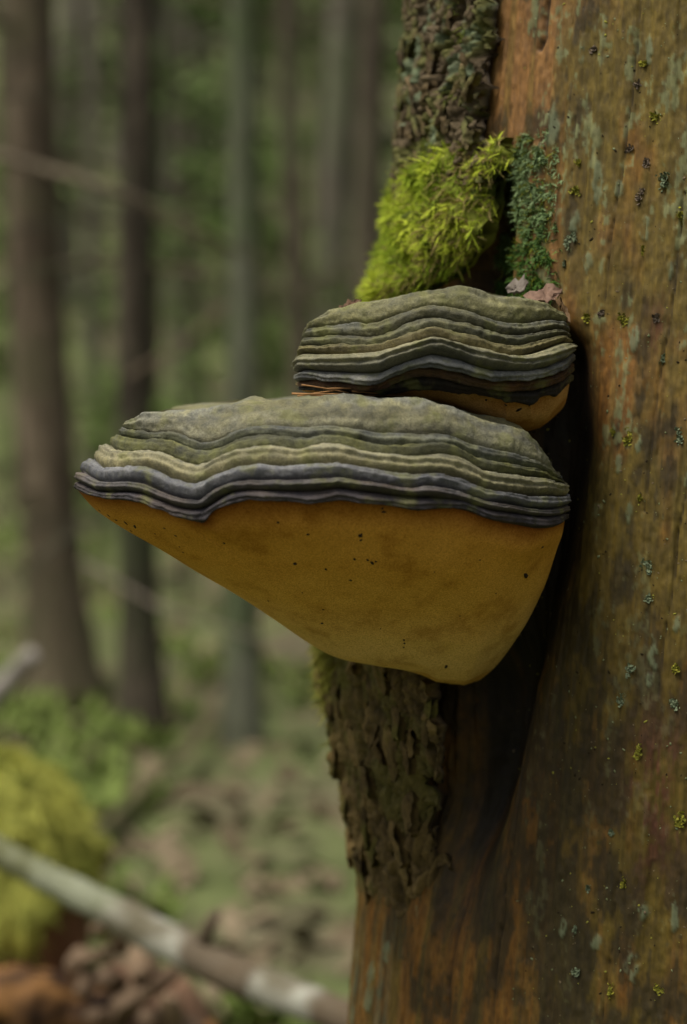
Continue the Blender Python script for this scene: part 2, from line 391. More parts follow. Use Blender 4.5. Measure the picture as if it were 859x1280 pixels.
def lcol(Aa, Zz, plate, rough, cid, s):
    c = mix([.050, .034, .012], [.24, .165, .062], np.clip(plate * .55 + rough * 1.3 + .3 * cid - .1, 0, 1))
    g = fbm(np.stack([s * 50, Zz * 22, 0 * s], -1), 95, 4)
    c = mix(c, [.12, .115, .025], sstep(.52, .64, g) * .55)
    c = mix(c, [.22, .21, .05], sstep(30, 4, Aa) * sstep(.80, .90, Zz) * (.35 + .5 * sstep(.4, .6, g)))
    return c
ledge = sorted([hit(x, y, o_)[:2][::-1] for x, y, o_ in ((516, 780, .044), (519, 840, .042), (530, 880, .037), (538, 940, .029), (538, 1000, .020), (532, 1060, .012), (530, 1130, .007))])
lz, la = zip(*ledge)
zb_ = [hit(x, y, .015)[1] for x, y in ((445, 1130), (480, 1150), (505, 1150), (520, 1085), (536, 1115))]
ab_ = [hit(x, y, .015)[0] for x, y in ((452, 1130), (480, 1150), (505, 1150), (520, 1085), (536, 1115))]
BL, BLv, BLf = bark_shell('bark_slab', min(zb_) - .005, hit(460, 770, .03)[1], -60, lambda z: np.interp(z, lz, la), lambda z: np.interp(z, [.70, .76, .82, .90], [-.006, .000, .014, .034]), .010, 131, .0060, (85, 10), lcol, bottom=lambda a: np.interp(a, ab_, zb_))
tag(BL, 'loose hanging bark slab with ragged end beneath the large fungus')

def flakes(root, Vg, test, n_, ln_, wd_, c0, c1, c2, seed, tilt):
    uu, vv_, _ = proj(Vg); idx = np.nonzero([test(a, b) for a, b in zip(uu, vv_)])[0]; r_ = np.random.default_rng(seed)
    for q in range(n_):
        p = Vg[r_.choice(idx)]; out = np.array([p[0] - ax(p[2]), p[1] - AX_Y, 0]); out /= np.linalg.norm(out)
        L_ = ln_ * (.5 + r_.random()); W_ = wd_ * (.6 + .8 * r_.random()); T_ = .0018 + .0032 * r_.random()
        sd_ = np.cross(out, [0, 0, 1.0]); up_ = np.array([0, 0, 1.0]) + tilt * r_.normal() * sd_ + .12 * r_.normal() * out
        a_, b_ = np.meshgrid(np.linspace(-.5, .5, 5), np.linspace(-.5, .5, 8)); a_ = a_ + .07 * r_.normal(size=a_.shape); b_ = b_ + .04 * r_.normal(size=a_.shape); ph = r_.random() * 50
        jag = (1 + 1.2 * (fbm(np.stack([a_ * 3 + ph, b_ * 6, 0 * a_], -1), seed, 2) - .5)) * (1 - .35 * (2 * np.abs(b_)) ** 3)
        th = T_ * np.clip(1 - (2 * np.abs(a_)) ** 4, .15, 1) * np.clip(1 - (2 * np.abs(b_)) ** 6, .15, 1) * (.4 + 1.1 * vn(np.stack([a_ * 5 + ph, b_ * 6, 0 * a_ + 9], -1), seed))
        wob = .25 * W_ * (vn(np.stack([0 * a_ + ph, b_ * 4, 0 * a_ + 4], -1), seed) - .5)
        bot = (a_ * W_ * jag + wob)[..., None] * sd_ + (b_ * L_ * (1 + .35 * (vn(np.stack([a_ * 4 + ph, 0 * b_, 0 * a_ + 2], -1), seed) - .5)))[..., None] * up_
        top = bot + (th + .001)[..., None] * out; bot = bot - .004 * out
        V = np.concatenate([top.reshape(-1, 3), bot.reshape(-1, 3)]); N = 40; f = grid_faces(8, 5)
        ring = np.concatenate([np.arange(5), np.arange(9, 40, 5), np.arange(38, 34, -1), np.arange(30, 0, -5)]); rn = np.roll(ring, -1)
        c = np.array(c0) + (np.array(c1) - np.array(c0)) * r_.random(); cc = mix(c, c2, np.clip(sstep(.45, .7, fbm((V + p) * 70, seed + 4, 3)) * 1.1, 0, .85)) * (.55 + .9 * vn(V * 300 + ph, seed))[:, None]
        o = obj('bark_flake', mesh_np('bark_flake', V, np.concatenate([f, np.stack([ring, rn, rn + N, ring + N], -1)]), M_BARK, cc)); o.parent = root
        o.location = Vector(p)
flakes(BL, BLv[:len(BLv) // 2], lambda a, b: 396 < a < 540 and 825 < b < 1125, 115, .024, .0085, [.075, .050, .016], [.25, .17, .06], [.15, .135, .03], 611, .2)
flakes(BU, BUv[:len(BUv) // 2], lambda a, b: 495 < a < 592 and -20 < b < 205, 120, .015, .0072, [.06, .042, .02], [.19, .135, .065], [.145, .15, .045], 613, .5)

# ------------------------------------------------------------------ the two bracket fungi
S = 200 / 859.0
TILE = dict(A=(90, 480), B=(250, 480), C=(400, 480), D=(550, 480), E=(360, 340), F=(540, 350))
def line(**kw):
    pts = []
    for k, q in kw.items():
        ox, oy = TILE[k]
        pts += [(ox + q[i] * S, oy + q[i + 1] * S) for i in range(0, len(q), 2)]
    pts.sort(); p = np.array(pts); x = np.linspace(p[0, 0], p[-1, 0], 500); y = np.interp(x, p[:, 0], p[:, 1])
    k = np.exp(-(np.arange(-6, 7) / 2.6) ** 2); k /= k.sum(); y = np.convolve(np.pad(y, 6, mode='edge'), k, 'valid')
    return x, y
def pix(pts):
    p = np.array(pts, float); x = np.linspace(p[0, 0], p[-1, 0], 500); y = np.interp(x, p[:, 0], p[:, 1])
    k = np.exp(-(np.arange(-20, 21) / 9) ** 2); k /= k.sum(); y = np.convolve(np.pad(y, 20, mode='edge'), k, 'valid'); return x, y
NC = 300
TT = np.linspace(0, 1, NC)
def row(ln, c0, F, dent=0, pw=.85):
    x, y = ln; xx = (x[0] + x[-1]) / 2 - (x[-1] - x[0]) / 2 * np.cos(np.pi * TT); yy = np.interp(xx, x, y)
    d = c0 - F * np.sin(np.pi * TT) ** pw + dent * np.exp(-((xx - 258) / 11) ** 2)
    return np.stack([xx, yy, d], -1), c0
def make_fungus(root, rows, bulge, cols, back, seed, cap_c, cap_n, nsub, is_pore, cap_col, amp):
    """rows: traced strata (top to bottom) in pixel+depth; returns meshes for cap and pore parts"""
    Q = []; B = []; C = []; K = []
    for k in range(len(rows) - 1):
        m = nsub[k]
        for i in range(m + (k == len(rows) - 2)):
            t = i / m
            Q.append(rows[k][0] * (1 - t) + rows[k + 1][0] * t); K.append(rows[k][1] * (1 - t) + rows[k + 1][1] * t)
            s_ = max(1 - (2 * t - .9) ** 2 / 1.21 if t > .0 else 0, 0) if bulge[k] else 0
            B.append(bulge[k] * (max(0., 1 - (2 * t - 1) ** 2) ** .5) * (1.12 - .3 * t) - .0034 * math.exp(-(min(t, 1 - t) / .075) ** 2) + .16 * bulge[k] * math.sin(t * math.pi * 2 * (3 if bulge[k] > .006 else 2)) * (1 - abs(2 * t - 1)) if bulge[k] else 0); C.append((k, t))
    Q = np.array(Q); nr = len(Q); K = np.array(K)
    fr = P(Q[..., 0], Q[..., 1], Q[..., 2])
    ch = P(Q[..., 0], Q[..., 1], np.broadcast_to(K[:, None], Q.shape[:2]))
    bk = ch.copy(); dep = np.array([back(q) for q in range(nr)])
    bk[..., 1] += dep[:, None] * np.sin(np.pi * TT) ** .9; bk[..., 2] = fr[..., 2]
    kz = np.exp(-(np.arange(-25, 26) / 12) ** 2); kz /= kz.sum()
    for i in range(nr):
        zs = np.convolve(np.pad(bk[i, :, 2], 25, mode='edge'), kz, 'valid'); wgt = np.sin(np.pi * TT) ** .5
        bk[i, :, 2] = bk[i, :, 2] * (1 - wgt) + zs * wgt
    ring = np.concatenate([fr, bk[:, -2:0:-1]], 1); nc = ring.shape[1]
    # cap rows above the crest
    caprows = []
    cc = np.array(cap_c)
    for i in range(cap_n):
        t = 1 - (i + 1e-3) / cap_n
        t = t ** .8
        rr = ring[0] + (cc - ring[0]) * t
        rr[:, 2] = ring[0][:, 2] * (1 - t) + cc[2] * t
        caprows.append(rr)
    full = np.concatenate([np.array(caprows), ring], 0)
    Bf = np.concatenate([np.zeros(cap_n), np.array(B)])
    du = np.roll(full, -1, 1) - np.roll(full, 1, 1); dv = np.gradient(full, axis=0)
    nrm = np.cross(dv, du); nrm /= np.linalg.norm(nrm, axis=-1)[..., None] + 1e-12
    cen = full.mean((0, 1)); s_ = np.sign(np.sum(nrm * (full - cen), -1).mean()); nrm *= s_
    for _ in range(3): nrm = (np.roll(nrm, 1, 1) + nrm + np.roll(nrm, -1, 1)); nrm /= np.linalg.norm(nrm, axis=-1)[..., None] + 1e-12
    # local spacing keeps ridges from exceeding their width
    endw = np.ones(nc); endw[:NC] = .45 + .55 * np.sin(np.pi * TT) ** .6; endw[NC:] = .45
    full = full + nrm * Bf[:, None, None] * endw[None, :, None]
    nz = fbm(full * 55, seed, 4) - .5; nf = fbm(full * 340, seed + 5, 4) - .5; nl = fbm(full * 22, seed + 7, 2) - .5
    pore_row = np.concatenate([np.zeros(cap_n), [1.0 if is_pore(k) else 0 for k, _ in C]])
    full = full + nrm * ((nz * amp + nf * .0021) * (1 - pore_row[:, None] * .75) + nl * amp)[..., None]
    i0 = cap_n + [is_pore(k) for k, _ in C].index(True); sm = full.copy()
    for _ in range(14):
        sm[i0 + 1:-1] = .5 * sm[i0 + 1:-1] + .25 * (sm[i0:-2] + sm[i0 + 2:])
    full = sm
    # colours
    cl = np.zeros(full.shape); nb = fbm(full * np.array([30, 30, 60]), seed + 9, 4); nd = fbm(full * 160, seed + 12, 3)
    for r in range(full.shape[0]):
        if r < cap_n: ca, cb = np.array(cap_col[0]), np.array(cap_col[1])
        else:
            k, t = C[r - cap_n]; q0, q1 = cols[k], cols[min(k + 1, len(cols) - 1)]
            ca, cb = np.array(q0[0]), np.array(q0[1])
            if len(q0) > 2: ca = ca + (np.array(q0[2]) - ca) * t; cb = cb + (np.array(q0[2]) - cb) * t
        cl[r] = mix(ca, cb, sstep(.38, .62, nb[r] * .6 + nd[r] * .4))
        if not pore_row[r] and r >= cap_n:            # thin growth zones, lighter and darker
            zn = vn(np.stack([np.full(nc, k * 3.7 + t * (5.5 if bulge[k] > .005 else 3.5)) + .5 * nb[r], np.arange(nc) / 38., np.full(nc, seed * 1.)], -1), 7)
            cl[r] *= (.66 + .56 * sstep(.2, .75, zn))[:, None]
    return full, cl, C, cap_n, nc
def split_fungus(root, full, cl, C, cap_n, is_pore, close_pt):
    nr, nc = full.shape[:2]
    pr = [i for i in range(nr) if i >= cap_n and is_pore(C[i - cap_n][0])]
    i0 = pr[0]
    V = full[:i0 + 1].reshape(-1, 3); capm = mesh_np('cap', V, grid_faces(i0 + 1, nc, True), M_CAP, cl[:i0 + 1].reshape(-1, 3))
    cap = obj('cap', capm, root)
    V = np.vstack([full[i0:].reshape(-1, 3), close_pt]); n_ = nr - i0; k = n_ * nc
    j = np.arange(nc); tri = np.stack([(n_ - 1) * nc + j, (n_ - 1) * nc + (j + 1) % nc, np.full(nc, k)], -1)
    ccol = np.vstack([cl[i0:].reshape(-1, 3), cl[-1, :1]])
    pm = mesh_np('pore_surface', V, [grid_faces(n_, nc, True), tri], M_PORE, ccol)
    po = obj('pore_surface', pm, root)
    return cap, po, V, grid_faces(n_, nc, True)

L = [line(A=[305,215,330,195,380,170,430,152,480,150,540,140,620,130,720,120,800,102,859,96], B=[200,112,260,108,330,112,400,105,470,85,560,80,700,72,859,68], C=[250,65,400,70,540,80,640,120,740,150], D=[90,150,200,190,330,215,430,250,480,300,540,380,590,455,625,500]),
     line(A=[290,240,350,262,420,270,480,262,540,258,590,275,640,305,700,325,750,328], B=[100,320,170,298,230,265,290,240,350,240,450,248,600,248], C=[0,242,100,245,200,255,300,270,420,280,520,285,620,285,700,295,770,320], D=[150,325,250,355,350,370,450,400,530,440,600,480,640,515]),
     line(A=[262,278,330,300,400,300,470,298,540,300,600,325,660,355,740,370], B=[130,355,200,325,270,300,330,300,420,310,540,320,600,315], C=[0,305,100,310,200,330,300,345,420,355,540,365,640,360,720,370], D=[100,378,170,405,260,430,360,440,450,450,560,475,648,525]),
     line(A=[205,325,240,360,300,370,370,372,450,365,510,380,570,415,640,440,700,455], B=[60,440,130,420,200,385,280,358,360,358,450,365,550,375,600,365], C=[0,345,100,345,200,365,300,380,420,390,540,400,620,388,700,395], D=[60,390,130,415,200,455,280,475,370,485,460,495,560,508,650,538]),
     line(A=[112,395,160,445,230,460,330,460,410,460,480,485,560,530,640,555], B=[10,556,60,525,100,498,170,470,240,455,320,450,440,460,560,455], C=[0,450,100,450,200,465,330,475,480,490,600,500], D=[0,500,80,510,150,530,220,570,310,590,400,595,500,600,590,600,650,600,683,598]),
     line(A=[45,470,90,485,150,520,230,530,310,525,390,535,460,565,540,600,620,625,690,630], B=[60,590,130,555,200,530,270,518,380,520,480,525,600,520], C=[0,515,100,510,200,525,320,545,430,560,480,565,560,550], D=[0,560,90,565,160,600,230,630,310,645,400,655,470,665,570,675,640,665,688,648]),
     line(A=[35,522,80,545,130,575,220,580,310,578,390,590,470,625,560,660,640,675,700,670], B=[60,648,110,610,170,580,260,570,370,572,480,578,560,580], C=[0,575,100,560,200,575,320,590,440,605,500,610,600,610], D=[60,620,130,630,200,655,280,680,370,690,470,705,570,715,640,705,687,690]),
     line(A=[33,568,60,580,110,600,200,620,300,625,400,640,490,675,580,715,660,740,700,748], B=[20,752,42,728,60,690,110,660,180,640,260,620,350,625,460,630,600,628], C=[0,625,150,630,300,640,430,660,520,675,640,670], D=[0,665,80,670,160,690,240,720,330,745,420,760,500,775,580,775,640,755,683,730])]
ch0 = 1.262
pore_rows = [pix([(124, 643), (190, 652), (258, 672), (300, 664), (420, 660), (560, 668), (650, 690), (706, 668)]),
             pix([(201, 688), (300, 706), (450, 712), (600, 720), (697, 692)]), pix([(280, 732), (380, 752), (500, 760), (610, 765), (681, 738)]),
             pix([(345, 775), (420, 794), (520, 803), (600, 808), (657, 782)]), pix([(402, 816), (460, 830), (530, 837), (590, 842), (636, 812)]),
             pix([(440, 831), (490, 837), (528, 839), (544, 853), (585, 854), (612, 838)]), pix([(500, 836), (528, 839), (543, 854), (580, 855), (598, 848)])]
Fd = [.062, .080, .086, .094, .102, .108, .110, .106]
rows = [row(L[k], ch0, Fd[k], .004 * (k / 7)) for k in range(8)]
pf = [(.098, 1.262, .006), (.082, 1.27, .003), (.062, 1.285, 0), (.045, 1.30, 0), (.03, 1.312, 0), (.016, 1.318, 0), (.006, 1.322, 0)]
rows += [row(pore_rows[i], pf[i][1], pf[i][0], pf[i][2]) for i in range(7)]
ol = [.30, .29, .165]; bl = [.17, .18, .20]
lower = empty('bracket_fungus', tuple(P(640, 700, 1.30)))
tag(lower, 'large hoof-shaped bracket fungus with broad orange pore face, below the small one', 'fungus', 'bracket fungi on the dead tree')
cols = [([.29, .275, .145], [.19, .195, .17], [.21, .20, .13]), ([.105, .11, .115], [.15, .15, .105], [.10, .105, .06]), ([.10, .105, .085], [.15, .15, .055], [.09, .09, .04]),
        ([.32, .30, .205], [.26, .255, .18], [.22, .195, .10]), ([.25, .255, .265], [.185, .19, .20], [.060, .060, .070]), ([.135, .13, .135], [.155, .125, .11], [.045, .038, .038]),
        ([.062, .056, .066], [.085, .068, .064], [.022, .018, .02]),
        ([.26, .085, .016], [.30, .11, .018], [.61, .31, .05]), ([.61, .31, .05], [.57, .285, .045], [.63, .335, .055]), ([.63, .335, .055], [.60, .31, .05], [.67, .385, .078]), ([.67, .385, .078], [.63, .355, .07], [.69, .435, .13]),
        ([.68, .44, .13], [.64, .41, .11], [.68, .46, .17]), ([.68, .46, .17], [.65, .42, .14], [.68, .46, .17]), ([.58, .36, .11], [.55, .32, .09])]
isp = lambda k: k >= 7
nsub = [26, 18, 18, 22, 18, 16, 16, 10, 12, 12, 10, 8, 6, 4]
bulge = [.0056, .0052, .0052, .0070, .0056, .0047, .0042] + [0] * 7
nb_tot = sum(nsub) + 1
capn = 22
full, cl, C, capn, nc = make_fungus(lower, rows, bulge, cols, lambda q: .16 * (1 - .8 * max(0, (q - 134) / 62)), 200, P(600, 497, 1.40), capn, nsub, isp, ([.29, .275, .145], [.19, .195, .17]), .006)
# wart on the crest
wq = P(312, 505, 1.235); dw = np.linalg.norm(full - wq, axis=-1); full[..., 2] += .0075 * np.exp(-(dw / .010) ** 2)
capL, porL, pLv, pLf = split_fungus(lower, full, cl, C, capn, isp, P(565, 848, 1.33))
capLv = full.reshape(-1, 3); capLf = grid_faces(full.shape[0], nc, True)

U = [line(E=[100,345,120,322,180,262,250,212,330,182,430,158,560,152,660,136,760,112], F=[0,68,60,52,130,46,200,56,260,66,330,88,420,94,500,102,570,125,630,152,680,192,705,235]),
     line(E=[92,365,130,318,200,302,280,290,380,272,430,284,520,272,600,250,680,228,760,206], F=[60,162,130,170,200,190,280,210,340,225,420,238,500,235,580,222,640,215,690,225,718,262]),
     line(E=[78,398,105,365,160,360,220,346,300,350,400,356,500,356,580,335,660,296,740,275], F=[0,225,70,235,150,255,230,265,310,285,390,305,480,305,560,292,640,275,690,270,728,290]),
     line(E=[66,430,90,402,170,405,250,392,340,400,420,405,520,400,600,385,670,356,740,340], F=[0,285,80,295,160,305,240,325,310,345,380,355,460,352,560,330,640,312,700,300,737,315]),
     line(E=[58,490,75,455,100,437,180,440,260,440,340,440,440,435,520,425,600,406,680,386], F=[0,325,80,340,160,360,240,375,320,395,400,408,480,408,560,385,640,357,700,335,748,345]),
     line(E=[54,545,90,525,180,535,300,540,420,545,500,540,560,512,640,482,720,457], F=[0,400,80,415,150,430,230,460,320,485,420,490,520,490,620,470,700,435,762,390]),
     line(E=[58,590,150,585,300,592,420,592,520,570,600,535,680,502], F=[0,455,80,470,160,485,240,515,320,540,420,550,520,545,620,520,700,490,756,440]),
     line(E=[64,612,150,615,300,622,420,622,520,612,600,590,680,568], F=[0,522,80,528,160,545,240,572,320,592,420,606,520,600,580,588,640,572,700,545,747,500]),
     line(E=[70,630,200,638,400,645,600,640], F=[0,585,150,610,240,600,320,620,380,640,400,668,420,655,520,668,540,676,560,640,600,618,640,628,660,636,690,605,740,545])]
up_ch = 1.275
ub = [pix([(380, 490), (450, 494), (540, 500), (590, 516), (630, 528), (684, 526), (710, 498)]), pix([(420, 490), (520, 500), (585, 518), (625, 534), (660, 540), (692, 530), (706, 510)]), pix([(560, 510), (620, 532), (660, 541), (675, 536)])]
Fu = [.040, .052, .058, .064, .070, .074, .068, .060, .050]
rowsU = [row(U[k], up_ch, Fu[k], 0) for k in range(9)] + [row(ub[0], 1.28, .040), row(ub[1], 1.29, .025), row(ub[2], 1.30, .008)]
upper = empty('bracket_fungus', tuple(P(640, 450, 1.30)))
tag(upper, 'small grey-olive bracket fungus with stacked ridges, resting on the large one', 'fungus', 'bracket fungi on the dead tree')
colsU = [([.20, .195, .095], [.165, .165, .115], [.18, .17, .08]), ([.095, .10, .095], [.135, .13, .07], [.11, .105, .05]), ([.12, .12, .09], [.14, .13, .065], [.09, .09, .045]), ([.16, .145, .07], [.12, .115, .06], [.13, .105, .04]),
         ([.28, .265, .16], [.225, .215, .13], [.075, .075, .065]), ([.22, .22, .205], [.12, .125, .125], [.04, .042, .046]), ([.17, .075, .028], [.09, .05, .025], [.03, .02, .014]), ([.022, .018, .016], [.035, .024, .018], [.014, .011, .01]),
         ([.46, .22, .06], [.56, .33, .12], [.54, .31, .10]), ([.56, .33, .11], [.46, .22, .055], [.54, .29, .08]), ([.5, .24, .05], [.45, .2, .04])]
ispU = lambda k: k >= 8
nsubU = [26, 17, 17, 17, 24, 16, 16, 12, 8, 6, 5]
fullU, clU, CU, cpU, ncU = make_fungus(upper, rowsU, [.0056, .0046, .0044, .0044, .0076, .0048, .0040, .0034, 0, 0, 0], colsU, lambda q: .13 * (1 - .6 * max(0, (q - 145) / 20)), 260, P(610, 368, 1.36), 18, nsubU, ispU, ([.20, .195, .095], [.165, .165, .115]), .005)
capU, porU, pUv, pUf = split_fungus(upper, fullU, clU, CU, cpU, ispU, P(640, 536, 1.31))
def bvh_np(V, F): return BVHTree.FromPolygons(V.tolist(), F.tolist())
BV_L = bvh_np(capLv, capLf); BV_U = bvh_np(fullU.reshape(-1, 3), grid_faces(fullU.shape[0], ncU, True))

# dark specks of debris stuck to the pore faces
def speck(c, nrm, s, el_=1.0):
    nrm = np.array(nrm); t = np.cross(nrm, rng.normal(size=3)); t /= np.linalg.norm(t); b = np.cross(nrm, t)
    V, Fq = [], None
    m = 7; a = np.linspace(0, 2 * np.pi, m, endpoint=False); rr = s * (.6 + .6 * rng.random(m))
    ring = np.array(c) + (np.cos(a) * rr * el_)[:, None] * t + (np.sin(a) * rr)[:, None] * b
    V = np.vstack([ring - nrm * .0006, ring * 1 + nrm * s * .25, np.array(c) + nrm * s * .55])
    i = np.arange(m); j = (i + 1) % m
    return V, [np.stack([i, j, j + m, i + m], -1), np.stack([i + m, j + m, np.full(m, 2 * m)], -1)], np.array([.018, .011, .006]) * (1 + rng.random())
def specks(bv, spots, root):
    parts = []
    for x, y, s, e in spots:
        h, nn = ray(bv, x, y)
        if h is None: continue
        parts.append(speck(h, nn, .78 * s / 2170, e))
    v, f, c = merge(parts); o = obj('debris_specks', mesh_np('debris_specks', v, f, M_LITTER, c), root); tag(o, kind='stuff')
R2 = lambda x, y, s=2.2, e=1.4: (80 + x * .4657, 460 + y * .4657, s, e)
sp = [R2(270, 430), R2(300, 450), R2(430, 470), R2(575, 415), R2(655, 447), R2(795, 450, 3.5, 1), R2(797, 462, 2), R2(780, 513), R2(827, 523, 3), R2(620, 525, 3), R2(703, 540), R2(770, 570), R2(693, 685), R2(548, 625, 1.6), R2(165, 415, 2.5, 2), R2(190, 425, 3, 2), R2(140, 408, 2, 2), R2(120, 396, 2, 2), R2(95, 382, 2, 2), R2(320, 495, 1.5), R2(310, 480, 1.5), R2(245, 445, 1.5), R2(180, 437, 2), R2(855, 377, 2), R2(850, 700, 1.2),
      (505, 800, 2.5, 1), (506, 804, 2.2, 1), (505, 809, 1.8, 1), (558, 833, 3, 2), (657, 719, 5, 2), (678, 684, 3, 1.5), (460, 700, 2, 1.5), (470, 702, 2, 1), (450, 670, 2.5, 1), (452, 668, 2, 1.4), (480, 640, 2, 2), (404, 762, 2, 1), (378, 741, 1.5, 1), (543, 715, 1.4, 1), (600, 700, 1.6, 1.2), (620, 742, 1.5, 1), (575, 770, 1.4, 1)]
specks(BV_L, sp, porL)
specks(BV_U, [(608, 500, 2.4, 1), (632, 506, 1.6, 2), (649, 512, 3, 1.8), (640, 503, 1.5, 1), (662, 507, 1.6, 1)], porU)

# ------------------------------------------------------------------ moss, leaves and needles on the tree
def fronds(pts, nrms, length, width, cols, droop=.5, pairs=5, spread=.7):
    """little feathery shoots: a stem with paired leaflets"""
    N = len(pts); L_ = length * (.55 + .9 * rng.random(N)); d = nrms + spread * rng.normal(size=(N, 3)); d /= np.linalg.norm(d, axis=1)[:, None]
    side = np.cross(d, rng.normal(size=(N, 3))); side /= np.linalg.norm(side, axis=1)[:, None]
    V = []; T = []; Cc = []; n = 0
    down = np.array([0, 0, -1.0])
    for k in range(pairs):
        t0 = (k + .2) / pairs; t1 = (k + 1.35) / pairs
        p0 = pts + d * (L_ * t0)[:, None] + down * (droop * L_ * t0 ** 2)[:, None]
        p1 = pts + d * (L_ * t1)[:, None] + down * (droop * L_ * t1 ** 2)[:, None]
        wd = width * (1 - .55 * t0)
        for s_ in (-1, 1):
            lf = rng.normal(size=(N, 3)) * .25
            tip = p1 + side * (s_ * wd) [..., None] if np.ndim(wd) else p1 + side * s_ * wd
            tip = tip + lf * width * .5
            V += [p0, p0 * .5 + p1 * .5 + (tip - p1) * .35 + lf * width * .3, tip]
            i = np.arange(N); T.append(np.stack([n + i, n + N + i, n + 2 * N + i], -1)); n += 3 * N
            sh = (.75 + .5 * t0)
            Cc += [cols * sh] * 3
    p0 = pts; pm = pts + d * (L_ * .5)[:, None] + down * (droop * L_ * .25)[:, None]; p1 = pts + d * L_[:, None] + down * (droop * L_)[:, None]
    sw = side * width * .22
    V += [p0 - sw, p0 + sw, pm - sw, pm + sw, p1]
    i = np.arange(N); T.append(np.stack([n + i, n + N + i, n + 2 * N + i], -1)); T.append(np.stack([n + N + i, n + 3 * N + i, n + 2 * N + i], -1)); T.append(np.stack([n + 2 * N + i, n + 3 * N + i, n + 4 * N + i], -1))
    Cc += [cols * .8] * 5
    return np.concatenate(V), np.concatenate(T), np.concatenate(Cc)

# yellow-green cushion between upper bark and the small fungus
medge = sorted([hit(x, y, .022)[:2][::-1] for x, y in ((612, 196), (596, 225), (582, 262), (574, 300), (556, 330), (530, 352), (500, 372), (470, 395))])
mz, ma = zip(*medge)
z = np.linspace(hit(520, 400, .03)[1], hit(520, 188, .02)[1], 150); t = np.linspace(0, 1, 170)
e = np.interp(z, mz, ma) + 4 * (fbm(np.stack([z * 70, 0 * z, 0 * z], -1), 301, 3) - .5)
Aa = -45 + (e[:, None] + 45) * t[None, :]; Zz = np.broadcast_to(z[:, None], Aa.shape)
s_ = Aa * .0048
tz = (Zz - z[0]) / (z[-1] - z[0])
rr = Rz(Zz) + (.012 + .016 * (1 - tz)) * np.clip((1 - t[None, :]) / .12, 0, 1) ** .5 * sstep(1.0, .9, tz) ** .5 + .004 + .026 * (fbm(np.stack([s_ * 70, Zz * 70, 0 * s_], -1), 305, 3) - .5)
mv = shellpt(Aa, Zz, rr)
moss = empty('moss_cushion', tuple(P(500, 372, 1.38)))
tag(moss, 'shaggy yellow-green moss cushion on the bark above the small fungus', 'moss')
mnz = fbm(np.stack([s_ * 60, Zz * 60, 0 * s_], -1), 311, 3)
mcol = mix([.055, .075, .012], [.15, .17, .025], sstep(.35, .65, mnz))
inner = shellpt(Aa, Zz, Rz(Zz) - .004); N = Aa.size
Fm = grid_faces(*Aa.shape); nr_, nc_ = Aa.shape
i = np.arange(nr_ - 1) * nc_ + nc_ - 1; j = np.arange(nc_ - 1)
obj('cushion', mesh_np('cushion', np.concatenate([mv.reshape(-1, 3), inner.reshape(-1, 3)]), np.concatenate([Fm, np.stack([i, i + nc_, i + nc_ + N, i + N], -1), np.stack([j, j + 1, j + 1 + N, j + N], -1), np.stack([j, j + 1, j + 1 + N, j + N], -1) + (nr_ - 1) * nc_ * 1]), M_LEAFY, np.concatenate([mcol.reshape(-1, 3)] * 2)), moss)
nf = 15000
ri = rng.integers(0, nr_, nf); ci = (rng.random(nf) ** .8 * (nc_ - 1)).astype(int)
fp = mv[ri, ci]; ar = np.radians(Aa[ri, ci]); fn = np.stack([-np.cos(ar), -np.sin(ar), 0 * ar - .25], -1)
clump = fbm(np.stack([s_[ri, ci] * 55, Zz[ri, ci] * 55, 0 * ri], -1), 317, 3)
hue = rng.random(nf)
fc = mix([.20, .31, .02], [.70, .80, .08], np.clip(sstep(.35, .65, clump) * .7 + .35 * hue, 0, 1)); fc = np.where((rng.random(nf) < .10 + .3 * (ci > nc_ * .86))[:, None], [.34, .27, .10], fc)
fv, ft, fcc = fronds(fp, fn, .0080, .0016, fc, .22, 6, 1.35)
o = obj('moss_shoots', mesh_np('moss_shoots', fv, ft, M_LEAFY, fcc, smooth=False), moss); tag(o, kind='stuff')

# green leafy patch right of the hollow, and other little moss growths: sampled on the trunk surface
def patch_points(n_, test, region):
    pts, nn = [], []
    x0, x1, y0, y1 = region; tries = 0
    while len(pts) < n_ and tries < n_ * 12:
        tries += 1
        x = random.uniform(x0, x1); y = random.uniform(y0, y1)
        if random.random() > test(x, y): continue
        h, m = ray(TB, x, y)
        if h is not None: pts.append(tuple(h)); nn.append(tuple(m))
    return np.array(pts), np.array(nn)
def t1(x, y):
    l = np.interp(y, [165, 200, 260, 320, 370], [652, 640, 630, 622, 618]); r = np.interp(y, [165, 200, 300, 370], [684, 700, 697, 697]) + 16 * (float(vn(np.array([y / 16, 5., 0.]), 29)) - .5)
    nz_ = float(vn(np.array([x / 14, y / 20, 0.]), 9))
    return 1.0 * (l < x < r) * (.12 + 1.0 * (nz_ > .44)) * (float(vn(np.array([x / 5, y / 7, 3.]), 19)) > .35)
mp, mn = patch_points(3600, t1, (615, 706, 165, 374))
gm = empty('moss_patch', tuple(mp[np.argmin(mp[:, 2])])); tag(gm, 'dark green moss patch in the crevice right of the shaggy cushion', 'moss')
q = sstep(1.15, 1.22, mp[:, 2]) ; hu = rng.random(len(mp))
gc = mix([.09, .20, .035], [.27, .37, .18], np.clip(q * 1.0 + .45 * (hu - .5), 0, 1)); gc = np.where((rng.random(len(mp)) < .18)[:, None], [.17, .19, .02], gc)
fv, ft, fcc = fronds(mp, mn + np.array([0, 0, .3]), .0050, .0019, gc, .3, 3, .7)
o = obj('moss_shoots', mesh_np('moss_shoots', fv, ft, M_LEAFY, fcc, smooth=False), gm); tag(o, kind='stuff')
